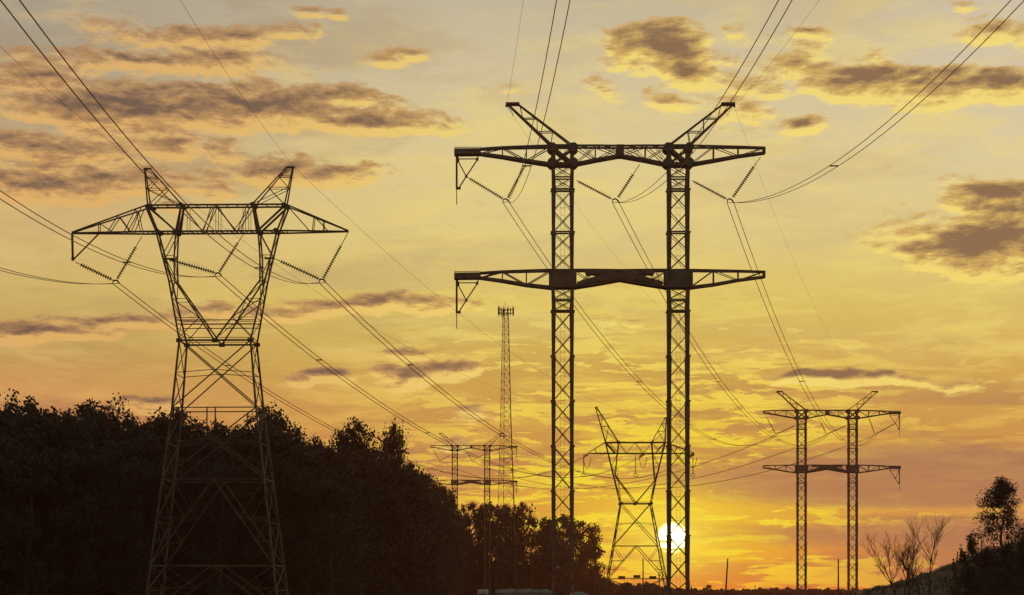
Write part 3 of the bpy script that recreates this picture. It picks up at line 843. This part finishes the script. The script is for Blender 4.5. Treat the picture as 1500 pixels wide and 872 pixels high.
# main portal back over the viewer
for i, p in enumerate(P1):
    lab = ['paired cables rising steeply from the big portal pylon\'s left insulators to the top edge',
           'paired cables rising from the big portal pylon\'s middle insulators behind its right horn',
           'paired cables curving up from the big portal pylon\'s right insulators to the top right corner'][i]
    conductor(back_pts(p, .03, 91.8, 0, .00113), .58, .022, lab, GA, (.22,))
    lab = ['paired cables running down right from the big portal pylon\'s left insulators behind both its legs',
           'paired cables running down right from the big portal pylon\'s middle insulators behind its right leg',
           'paired cables running down right from the big portal pylon\'s right insulators through open sky'][i]
    j = 2-i
    conductor(span_pts(p, P2[j], 9.2), .58, .030, lab, GA, (.3, .6))
for i, p in enumerate(W1):
    single(back_pts(p, .03, 92, 0, .00049), .010, ['faint ground wire rising from the big portal pylon\'s left horn to the top edge', 'faint ground wire rising from the big portal pylon\'s right horn to the top edge'][i], GB)
    single(span_pts(p, W2[1-i], 5.5), .008, ['faint wire sloping from the big portal pylon\'s left horn to the distant right pylon', 'faint wire sloping from the big portal pylon\'s right horn to the distant right pylon'][i], GB)
for i in range(3):
    lab = ['distant sagging cables from the right portal pylon\'s rightmost insulators to the smallest portal pylon',
           'distant sagging cables from the right portal pylon\'s middle insulators to the smallest portal pylon',
           'distant sagging cables from the right portal pylon\'s leftmost insulators to the smallest portal pylon'][i]
    conductor(span_pts(P2[i], P3[i], 9.7), .55, .032, lab, GA, ())

# ================================================================== antenna mast
def mast():
    D = 620.0; s = D/F; u0 = 740.0
    root = empty('antenna_mast', ((u0-GX)*s, D, 0), 'tall slender lattice mast with a ring of antennas on top, rising behind the treetops', 'mast')
    H = (HZ-455)*s+EYE
    def hw(z): return float(np.interp(z, [0, (HZ-740)*s, H*.62, H], [17*s, 12.5*s, 8*s, 4.2*s]))
    m = MB(); ang = [R(-20), R(100), R(220)]
    def c(k, z): r = hw(z)*1.12; return Vector((r*math.cos(ang[k]), r*math.sin(ang[k]), z))
    zs = [0]
    while zs[-1] < H-.5: zs.append(min(H, zs[-1]+max(2.4, hw(zs[-1])*1.7)))
    for i in range(len(zs)-1):
        a, b_ = zs[i], zs[i+1]
        for k in range(3):
            w = .34 if k == 0 else .15
            m.bar(c(k, a), c(k, b_), w*(1.1-.4*a/H)); k2 = (k+1) % 3
            m.bar(c(k, a), c(k2, b_), .08); m.bar(c(k2, a), c(k, b_), .07); m.bar(c(k, b_), c(k2, b_), .07)
    m.build('lattice_shaft', M_STEEL, root)
    m = MB(); r = 14*s
    for z in (H-.9, H+.2):
        for a in range(3):
            p0 = Vector((r*math.cos(ang[a]), r*.9*math.sin(ang[a]), z)); p1 = Vector((r*math.cos(ang[(a+1)%3]), r*.9*math.sin(ang[(a+1)%3]), z))
            m.bar(p0, p1, .09)
            m.bar((0,0,z), p0, .09)
    m.build('antenna_frame', M_STEEL, root)
    for a in range(3):
        for t in (0, .33, .66, 1):
            p0 = Vector((r*math.cos(ang[a]), r*.9*math.sin(ang[a]), H-.3)); p1 = Vector((r*math.cos(ang[(a+1)%3]), r*.9*math.sin(ang[(a+1)%3]), H-.3))
            p = p0.lerp(p1, .06+.86*t)
            mm = MB(); mm.box(p, .28, .22, 2.2); mm.bar(p+Vector((0,0,-1.7)), p+Vector((0,0,1.6)), .11); mm.build('panel_antenna', M_STEEL, root)
    mm = MB(); mm.bar((0,0,H), (0,0,H+2.4), .12); mm.build('lightning_rod', M_STEEL, root)
mast()

# ================================================================== poles
def pole(u, vtop, D, label, lean=0.0, arm=None, r=.16):
    x = (u-GX)/F*D; h = (HZ-vtop)/F*D+EYE
    root = empty('utility_pole', (x, D, 0), label, 'pole', 'poles on the far field')
    m = MB(); m.tube([(0,0,0), (lean*.5,0,h*.5), (lean,0,h)], r, 8, r*.6); m.build('post', M_WOOD, root)
    if arm:
        m = MB(); z = h*arm[0]; m.bar((-arm[1],0,z), (arm[2],0,z), .10); m.build('cross_bar', M_WOOD, root)
pole(872, 814, 420, 'thin dark pole beside the last leafy tree left of the sun', arm=(.93,.6,.9))
pole(877.5, 842, 500, 'stubby pole just right of the thin pole by the last leafy tree', arm=(.8,.5,.5))
pole(942, 818, 400, 'thin pole standing inside the legs of the small V-fork pylon')
pole(965.5, 838, 400, 'short pole by the right foot of the small V-fork pylon', arm=(.9,.4,.4))
pole(1062, 818, 330, 'leaning pole alone on the horizon right of the sun', lean=.45)
pole(1106, 857, 600, 'tiny pole poking above the horizon right of the leaning pole')
pole(1228, 819, 330, 'thin pole between the two legs of the distant right portal pylon', arm=(.32,1.0,.1))
pole(778.5, 805, 520, 'pale pole in front of the dark trees right of the antenna mast')
pole(1015, 858, 330, 'small pole stub just right of the big pylon leg at the sun', lean=-.3)

# ================================================================== low concrete sheds and parked cars near the bottom edge
def shed(u0, u1, vtop, D, label):
    x0, x1 = (u0-GX)/F*D, (u1-GX)/F*D; h = (HZ-vtop)/F*D+EYE
    root = empty('low_shed', ((x0+x1)/2, D+2, 0), label, 'shed', 'low flat sheds at the bottom edge')
    w = (x1-x0); m = MB()
    m.box((0,0,h/2-.08), w-.2, 4.0, h-.16); m.build('wall', M_CONC, root)
    m = MB(); m.box((0,0,h-.10), w, 4.3, .14)
    m.build('roof', M_CONC, root)
    m = MB(); r = random.Random(int(u0))
    x = -w/2+.1
    while x < w/2-.4:
        m.box((x+.17, -2.05, h+.0), .34, .16, r.uniform(.05,.18)); x += .339
    m.build('coping', M_CONC, root)
    m = MB(); m.box((w*.2, -2.03, h*.4), .9, .06, h*.75); m.build('door', M_STEELB, root)
shed(726, 809, 864.5, 122, 'low flat-roofed pale shed with notched coping, at the foot of the big pylon\'s left leg')
shed(838, 862, 868.2, 126, 'smaller low pale shed just right of the big pylon\'s left leg')
def van(u, vtop, D, paint, label, rz, Lg=5.4, Wd=2.0):
    x = (u-GX)/F*D; h = (HZ-vtop)/F*D+EYE
    root = empty('parked_van', (x, D, 0), label, 'van', 'vans glimpsed at the bottom edge', rz)
    a = Lg/2; k = h
    prof = [(-a,.16*k),(-a,.88*k),(-a+.12,.97*k),(-a+.4,k),(a*.35,k),(a*.52,.96*k),(a*.80,.62*k),(a*.97,.52*k),(a,.3*k),(a,.16*k)]
    m = MB(); n = len(prof)
    for y, s_ in ((-Wd/2,.93),(-Wd/2+.09,1),(Wd/2-.09,1),(Wd/2,.93)):
        for (px, pz) in prof: m.v.append((px*(.99 if s_ < 1 else 1), y, pz*s_ + (.07*.2*k if s_ < 1 else 0)))
    for j in range(3):
        for i in range(n): p = j*n+i; q_ = j*n+(i+1) % n; m.f.append((p, q_, q_+n, p+n))
    m.f.append(tuple(range(n-1, -1, -1))); m.f.append(tuple(range(3*n, 4*n)))
    m.build('body', paint, root)
    for sy in (-1, 1):
        m = MB(); m.poly([(a*.12,.60*k),(a*.12,.86*k),(a*.48,.86*k),(a*.70,.60*k)], sy*(Wd/2+.005), .03); m.build('window', M_GLASS, root)
        for wx in (-.62*a, .66*a):
            m = MB(); m.tube([(wx, sy*(Wd/2-.18), .34), (wx, sy*(Wd/2+.03), .34)], .34, 18); m.build('wheel', M_RUB, root)
    m = MB(); m.box((-a-.01, 0, .60*k), .03, Wd*.72, .20*k); m.build('rear_window', M_GLASS, root)
    for sy in (-1, 1):
        m = MB(); m.box((a+.01, sy*Wd*.38, .38*k), .04, .26, .16); m.build('headlight', M_GLASS, root)
van(707.5, 864.0, 330, M_PALE, 'white van seen end on, its roof at the bottom edge left of the long shed', R(90), 5.0, 1.7)
van(570, 865.0, 300, M_TAN, 'tan van whose rounded roof shows at the bottom edge below the dark forest', R(8), 4.6)

# ================================================================== vegetation
def leaf_mesh(name, seed, n_clump, leaves, h=10.0, rad=3.6, base=.14, size=.22, top_sharp=1.0, spiky=.0, spread=.75, mat_=None, bias=1.0):
    """crown of leaf-sized faces gathered in clumps around limb ends; h, rad in metres"""
    r = np.random.RandomState(seed); V = []; centres = []
    for i in range(n_clump):
        t = r.rand()**bias
        z = base + (1-base)*t
        # crown profile: wide in the middle, narrowing to the top
        pr = rad*(math.sin(math.pi*min(1, (t*.74+.12)))**.7)*(1-.25*t*top_sharp)
        a = r.rand()*2*math.pi; rr = pr*(r.rand()**.45)
        zz = z*h*(1 - .06*r.rand())
        centres.append((rr*math.cos(a), rr*math.sin(a), zz, rad*(.16+.16*r.rand())))
    for k in range(int(n_clump*.25)):     # upper sprigs that break the outline
        a = r.rand()*2*math.pi; t = .75+.27*r.rand()
        pr = rad*.75*(1-((t-.7)/.35))
        centres.append((pr*math.cos(a)*r.rand(), pr*math.sin(a)*r.rand(), t*h, rad*(.09+.07*r.rand())))
    pts = []
    for (x, y, z, cr) in centres:
        m = int(leaves*(.6+.8*r.rand())*(cr/(rad*.24))**1.4)
        d = r.normal(size=(m, 3)); d /= np.linalg.norm(d, axis=1)[:, None]
        d *= (cr*(r.rand(m)**spread))[:, None]
        d[:, 2] *= .8+spiky
        pts.append(d + np.array([x, y, z]))
    p = np.concatenate(pts); m = len(p)
    a = r.normal(size=(m, 3)); a /= np.linalg.norm(a, axis=1)[:, None]
    b = np.cross(a, r.normal(size=(m, 3))); b /= np.linalg.norm(b, axis=1)[:, None]
    s = size*(.55+.9*r.rand(m))[:, None]
    q0 = p - a*s*.62; q1_ = p + b*s*.34; q2_ = p + a*s*.62; q3 = p - b*s*.34
    Vv = np.stack([q0, q1_, q2_, q3], 1).reshape(-1, 3)
    me = bpy.data.meshes.new(name)
    me.vertices.add(4*m); me.vertices.foreach_set('co', Vv.ravel())
    me.loops.add(4*m); me.loops.foreach_set('vertex_index', np.arange(4*m))
    me.polygons.add(m); me.polygons.foreach_set('loop_start', np.arange(0, 4*m, 4)); me.polygons.foreach_set('loop_total', np.full(m, 4))
    me.update(); me.validate(); me.materials.append(mat_ or M_LEAF)
    return me, centres
def trunk_mesh(name, seed, centres, h=10.0, r0=.22, limbs=22):
    rr = random.Random(seed); m = MB()
    pts = []; x = y = 0.0
    for i in range(9):
        pts.append((x, y, h*.92*i/8)); x += rr.uniform(-.14, .14); y += rr.uniform(-.14, .14)
    m.tube(pts, r0, 8, .03)
    cs = sorted(centres, key=lambda c: rr.random())[:limbs]
    for (cx, cy, cz, cr) in cs:
        zt = max(h*.1, cz - math.hypot(cx, cy)*.9 - .5); zt = min(zt, h*.85)
        i = zt/(h*.92)*8; j = min(7, int(i)); f_ = i-j
        A = Vector(pts[j]).lerp(Vector(pts[j+1]), f_); B = Vector((cx, cy, cz))
        mid = A.lerp(B, .5) + Vector((rr.uniform(-.2,.2), rr.uniform(-.2,.2), -.15))
        w = r0*.38*(1-.6*zt/h)
        m.tube([A, mid, B], w, 5, .012)
    me = bpy.data.meshes.new(name); me.from_pydata(m.v, [], m.f); me.update(); me.materials.append(M_BARK)
    return me
VAR = []
specs = [ # broad dense trees
    dict(n_clump=95, leaves=95, rad=3.3, base=.06, size=.17),
    dict(n_clump=105, leaves=90, rad=2.9, base=.06, size=.17, top_sharp=1.3),
    dict(n_clump=80, leaves=105, rad=3.8, base=.05, size=.18),
    dict(n_clump=90, leaves=85, rad=2.5, base=.08, size=.16, top_sharp=1.5, spiky=.5),
    dict(n_clump=75, leaves=90, rad=3.1, base=.07, size=.17, spiky=.3),
]
for i, sp in enumerate(specs):
    me, ce = leaf_mesh('crown', 11+i, **sp); VAR.append((me, trunk_mesh('trunk', 31+i, ce)))
OPEN = []   # looser crowns with gaps, for the trees against the glow
for i, sp in enumerate([dict(n_clump=62, leaves=100, rad=4.2, base=.12, size=.27, mat_=M_LEAF2), dict(n_clump=64, leaves=95, rad=3.9, base=.12, size=.27, mat_=M_LEAF2), dict(n_clump=58, leaves=100, rad=4.6, base=.10, size=.28, mat_=M_LEAF2)]):
    me, ce = leaf_mesh('crown', 51+i, **sp); OPEN.append((me, trunk_mesh('trunk', 61+i, ce, r0=.28, limbs=34)))

def tree(var, x, y, h, label, group, rz, wide=1.0, cat='tree', name='leafy_tree', z0=0.0):
    me, tm = var
    root = empty(name, (x, y, z0), label, cat, group, rz)
    s = h/10.0
    for nme, mesh in (('crown', me), ('trunk', tm)):
        o = bpy.data.objects.new(nme, mesh); COL.objects.link(o); o.parent = root; o.scale = (s*wide, s*wide, s)
    return root

rt = random.Random(77)
GF = 'trees of the dark forest at left'
# skyline trees: u, top v, depth, width factor
SKY = [(-18,602),(14,597),(40,594),(68,604),(98,614),(126,598),(152,600),(186,616),(214,621),(240,615),(262,609),(292,626),(318,629),(346,628),(386,604),(408,616),(436,640),(462,652),(484,656)]
SL = ['at the left edge of the photo', 'with a ragged rounded top near the left edge', 'with the highest top near the left edge', 'right of the highest left-edge treetop', 'in the shallow dip between two humps at left', 'with the broad domed top above the left forest', 'just right of the broad domed top', 'sloping down right of the domed top', 'in the notch left of the forest pylon', 'whose twigs stick up left of the forest pylon', 'whose top overlaps the left legs of the forest pylon', 'inside the left leg of the forest pylon', 'seen between the legs of the forest pylon', 'just inside the right leg of the forest pylon', 'with the round top touching the pylon\'s right legs', 'right of the round top beside the pylon', 'on the falling slope right of the forest pylon', 'in the low dip before the two tall treetops', 'at the foot of the two tall treetops']
for i, (u, v) in enumerate(SKY):
    D = 205+rt.uniform(-4, 6) - (8 if u < 100 else 0); h = (HZ-v)/F*D+EYE
    tree(VAR[(i*3+1) % 5], (u-GX)/F*D, D, h, 'dark leafy skyline tree '+SL[i], GF, rt.uniform(0, 6.28), rt.uniform(.82, 1.0))
MIDT = [(500,656,232,.75,'dark tree at the left shoulder of the tall bushy treetop'), (522,622,236,.72,'tall tree with airy bushy top, left of the two that rise above the forest'), (549,664,240,.55,'narrow tree merging with the right side of the tall bushy treetop'),
        (577,629,250,.60,'slender pointed tree, right of the two that rise above the forest'), (601,684,262,.62,'dark tree just right of the slender pointed treetop'), (616,694,285,.8,'dark tree on the steep right shoulder of the forest'), (628,702,320,.8,'tree with loose twigs at the right end of the forest'), (560,692,244,.85,'dark tree filling the gap between the two tall treetops')]
for i, (u, v, D, w, lab) in enumerate(MIDT):
    h = (HZ-v)/F*D+EYE
    tree(VAR[(i*2) % 5] if i not in (1, 3) else VAR[1 if i == 1 else 3], (u-GX)/F*D, D, h, lab, GF, rt.uniform(0, 6.28), w)
# rows in front and behind that close the mass
k = 0
for row, (dv, D0, lo, hi) in enumerate(((26, 196, -20, 500), (58, 190, -10, 500), (30, 222, -20, 480))):
    u = lo
    while u < hi:
        v = float(np.interp(u, [a for a, b_ in SKY], [b_ for a, b_ in SKY])) + dv + rt.uniform(-8, 10)
        D = D0+rt.uniform(-3, 3); h = (HZ-v)/F*D+EYE
        tree(VAR[k % 5], (u-GX)/F*D, D, h, 'dark leafy tree merged into the unlit face of the forest below its skyline', 'trees in the unlit body of the forest', rt.uniform(0, 6.28), rt.uniform(.95, 1.15)); k += 1
        u += rt.uniform(36, 48)
for (u, v, D) in ((520,668,228),(545,674,232),(524,672,234),(577,676,250),(575,680,240),(600,705,258),(500,690,222),(530,705,224),(565,715,230),(612,725,275),(590,735,248),(632,742,330),(645,768,400),(622,770,300)):
    h = (HZ-v)/F*D+EYE
    tree(VAR[k % 5], (u-GX)/F*D, D, h, 'dark leafy tree merged into the unlit face of the forest below its skyline', 'trees in the unlit body of the forest', rt.uniform(0, 6.28), rt.uniform(.95, 1.1)); k += 1
GO = 'loose trees against the sunset glow'
OT = [(650,716,560,.55,0,'spindly tree standing left of the smallest portal pylon'), (664,738,655,.6,1,'tree behind the left leg of the smallest portal pylon'), (690,742,660,.75,2,'round tree between the legs of the smallest portal pylon'),
      (718,738,664,.7,0,'tree behind the right leg of the smallest portal pylon'), (742,742,668,.7,1,'tree at the foot of the antenna mast'), (768,742,672,.72,2,'gappy tree with glow showing through, right of the antenna mast'),
      (800,760,676,.75,1,'low gappy tree left of the big portal pylon\'s left leg'), (824,756,680,.85,0,'tree behind the big portal pylon\'s left leg'), (852,768,684,.88,2,'last round tree of the row, rimmed by the sunset'),
      (866,790,690,.7,1,'lowest tree at the right end of the row, with a branch reaching towards the sun')]
for i, (u, v, D, w, j, lab) in enumerate(OT):
    h = (HZ-v)/F*D+EYE
    tree(OPEN[j], (u-GX)/F*D, D, h, lab, GO, rt.uniform(0, 6.28), w)
for (u, v, D) in ((656,800,600),(676,790,640),(700,800,646),(728,792,648),(752,806,650),(780,812,655),(806,802,655),(832,812,660),(852,822,662)):
    h = (HZ-v)/F*D+EYE
    tree(VAR[k % 5], (u-GX)/F*D, D, h, 'low dark tree filling the foot of the row of trees left of the sun', 'low trees under the glowing row', rt.uniform(0, 6.28), rt.uniform(1.0, 1.3)); k += 1
# undergrowth closing the forest foot
me, ce = leaf_mesh('undergrowth', 91, n_clump=900, leaves=22, h=1, rad=1, base=0, size=.5)
def strip(name, label, pts_top, D_of, seed, size, dens, thick, matl, flr=0.0):
    r = np.random.RandomState(seed); ps = []
    us = [p[0] for p in pts_top]; vs_ = [p[1] for p in pts_top]
    n = int((us[-1]-us[0])*dens)
    u = us[0] + (us[-1]-us[0])*r.rand(n); D = D_of(u) + thick*(r.rand(n)-.5)
    ztop = (HZ-np.interp(u, us, vs_))/F*D+EYE
    z = flr + (ztop-flr)*np.sqrt(r.rand(n))*(.86+.22*np.sin(u*.55+seed)*np.sin(u*.23))
    p = np.stack([(u-GX)/F*D, D, np.maximum(z, 0)], 1)
    a = r.normal(size=(n, 3)); a /= np.linalg.norm(a, axis=1)[:, None]
    b = np.cross(a, r.normal(size=(n, 3))); b /= np.linalg.norm(b, axis=1)[:, None]
    s = size*(.5+r.rand(n))[:, None]
    Vv = np.stack([p-a*s*.6, p+b*s*.4, p+a*s*.6, p-b*s*.4], 1).reshape(-1, 3)
    me = bpy.data.meshes.new(name); me.vertices.add(4*n); me.vertices.foreach_set('co', Vv.ravel())
    me.loops.add(4*n); me.loops.foreach_set('vertex_index', np.arange(4*n))
    me.polygons.add(n); me.polygons.foreach_set('loop_start', np.arange(0, 4*n, 4)); me.polygons.foreach_set('loop_total', np.full(n, 4))
    me.update(); me.validate(); me.materials.append(matl)
    o = bpy.data.objects.new(name, me); COL.objects.link(o); tag(o, label, None, None, 'stuff')
strip('undergrowth', 'dense undergrowth at the foot of the forest', [(-60,750),(500,760),(620,800),(660,822)], lambda u: np.interp(u, [-60,480,660],[210,214,560]), 3, 1.0, 60, 10, M_LEAF)
strip('undergrowth', 'dark scrub below the row of trees left of the sun', [(640,820),(760,826),(850,834),(880,846),(900,856)], lambda u: 668+0*u, 5, 1.5, 60, 16, M_LEAF)
strip('far_woodland', 'low wooded horizon under the sun, seen as one dark mass', [(860,853),(884,851),(900,857),(925,856),(938,859),(950,857),(972,861),(1000,865),(1080,867),(1120,864.5),(1160,865),(1200,866),(1262,866),(1300,866),(1600,865)], lambda u: 760+0*u, 8, 1.9, 40, 26, M_LEAF)
GBU = 'rounded bushes on the far horizon'
for i, (u, v, D, w, lab) in enumerate(((890,848,560,1.1,'bush at the left foot of the small V-fork pylon'), (921,854,560,1.3,'low bush below the centre of the small V-fork pylon'), (947,852,560,1.1,'bush near the right foot of the small V-fork pylon'), (978,857,560,1.2,'low bush at the foot of the sunlit pylon leg'), (1038,857,520,1.3,'lone rounded bush on the horizon right of the sun'), (1213,861,620,1.1,'small rounded bush on the horizon between the right portal pylon\'s legs'))):
    h = (HZ-v)/F*D+EYE
    tree(VAR[i % 5], (u-GX)/F*D, D, h, lab, GBU, rt.uniform(0, 6.28), w, cat='bush', name='round_bush')

# --- bare trees on the slope
def bare(u, vtop, D, label, seed, lean=0.0, vb=None):
    x = (u-GX)/F*D; z0 = hill_z(x, D)-.1; h = (HZ-vtop)/F*D+EYE-z0
    root = empty('bare_tree', (x, D, z0), label, 'tree', 'bare trees on the slope at right')
    rr = random.Random(seed); mt = MB(); mb = MB()
    def grow(m, p, d, L, r, depth):
        pts = [p]; n = 5
        for i in range(n):
            d = (d + Vector((rr.uniform(-.2,.2), rr.uniform(-.2,.2), rr.uniform(.0,.12)))).normalized()
            p = p + d*L/n; pts.append(p)
        m.tube(pts, r, 6 if r > .03 else 4, r*.5)
        if depth == 0: return
        for j in range(rr.choice((4, 5, 6))):
            f_ = rr.uniform(.25, 1.0); i = min(n-1, int(f_*n)); q_ = pts[i].lerp(pts[i+1], f_*n-i)
            a = rr.uniform(0, 6.28); t = rr.uniform(.30, .85)
            dd = (d*math.cos(t) + Vector((math.cos(a), math.sin(a)*.8, .25))*math.sin(t)).normalized()
            grow(mb, q_, dd, L*rr.uniform(.36, .80), r*.5, depth-1)
    grow(mt, Vector((0,0,0)), Vector((lean, 0, 1)).normalized(), h*.62, .055, 4)
    mt.build('trunk', M_BARK, root); mb.build('branches', M_BARK, root)
bare(1313, 786, 118, 'bare tree farthest left on the slope, twigs spread wide', 3, -.10)
bare(1327, 794, 119, 'thin bare tree second from the left on the slope', 8, .02)
bare(1337, 788, 117, 'bare tree in the middle of the leafless group', 14, -.18)
bare(1362, 788, 120, 'bare tree at the right of the leafless group, leaning slightly right', 21, .10)
bare(1350, 818, 118, 'small bare sapling low between the leafless trees', 27, -.2)

# --- sparse leafy tree and bushes at the right edge
def near_tree(u, vtop, D, vbase, wpx, label, seed, n_clump, leaves, size, name='leafy_tree', cat='tree', group=None, base=.1, spr=.75):
    x = (u-GX)/F*D; z0 = max(0, hill_z(x, D))-.1 if vbase is None else (HZ-vbase)/F*D+EYE
    h = (HZ-vtop)/F*D+EYE-z0; rad = wpx/F*D/2
    me, ce = leaf_mesh('crown', seed, n_clump, leaves, h=h, rad=rad, top_sharp=2.5, base=base, size=size, spread=spr, mat_=M_LEAF2, bias=1.7)
    root = empty(name, (x, D, z0), label, cat, group)
    o = bpy.data.objects.new('crown', me); COL.objects.link(o); o.parent = root
    tm = trunk_mesh('trunk', seed, ce, h=h, r0=h*.014+.01, limbs=40)
    o = bpy.data.objects.new('trunk', tm); COL.objects.link(o); o.parent = root
near_tree(1466, 704, 118, None, 120, 'tall ragged tree with sparse foliage at the right edge', 5, 125, 150, .09, base=.04, spr=.65)
GR = 'shrubs on the slope at the right edge'
near_tree(1423, 784, 112, None, 46, 'bushy pointed shrub left of the tall ragged tree', 15, 60, 60, .075, 'leafy_shrub', 'shrub', GR)
near_tree(1408, 800, 110, None, 40, 'small shrub on the left flank of the bushy pointed shrub', 16, 50, 60, .075, 'leafy_shrub', 'shrub', GR, .02)
near_tree(1445, 806, 110, None, 60, 'wide dark shrub in front of the tall ragged tree', 17, 90, 90, .085, 'leafy_shrub', 'shrub', GR, .0)
near_tree(1478, 800, 110, None, 60, 'dark shrub at the foot of the tall ragged tree, towards the right edge', 18, 90, 90, .085, 'leafy_shrub', 'shrub', GR, .0)
near_tree(1503, 785, 111, None, 56, 'dark shrub cut by the right edge of the photo', 19, 90, 90, .085, 'leafy_shrub', 'shrub', GR, .0)
near_tree(1420, 832, 106, None, 70, 'low dark bush near the bottom right corner, leftmost of two', 20, 80, 90, .085, 'leafy_shrub', 'shrub', GR, .0)
near_tree(1465, 834, 105, None, 90, 'low wide dark bush in the bottom right corner', 22, 110, 90, .085, 'leafy_shrub', 'shrub', GR, .0)
near_tree(1396, 816, 116, None, 16, 'small twig-like shrub on the ridge left of the shrubs', 23, 14, 30, .07, 'leafy_shrub', 'shrub', GR, .0)

# ================================================================== haze
def haze():
    m = MB(); x0, x1, y0, y1, z0, z1 = -1560, 1560, -1560, 1560, -1.2, 92.0
    m.box(((x0+x1)/2, (y0+y1)/2, (z0+z1)/2), x1-x0, y1-y0, z1-z0)
    mt = bpy.data.materials.new('evening_haze'); mt.use_nodes = True; nt = mt.node_tree; nt.nodes.clear()
    v = nt.nodes.new('ShaderNodeVolumePrincipled'); v.inputs['Color'].default_value = (.80, .42, .27, 1)
    v.inputs['Density'].default_value = HAZE; v.inputs['Anisotropy'].default_value = .5
    o = nt.nodes.new('ShaderNodeOutputMaterial'); nt.links.new(v.outputs[0], o.inputs['Volume'])
    ob = m.build('haze', mt); tag(ob, 'thin evening haze over the whole landscape', None, None, 'stuff')
HAZE = 0.00009
if HAZE: haze()
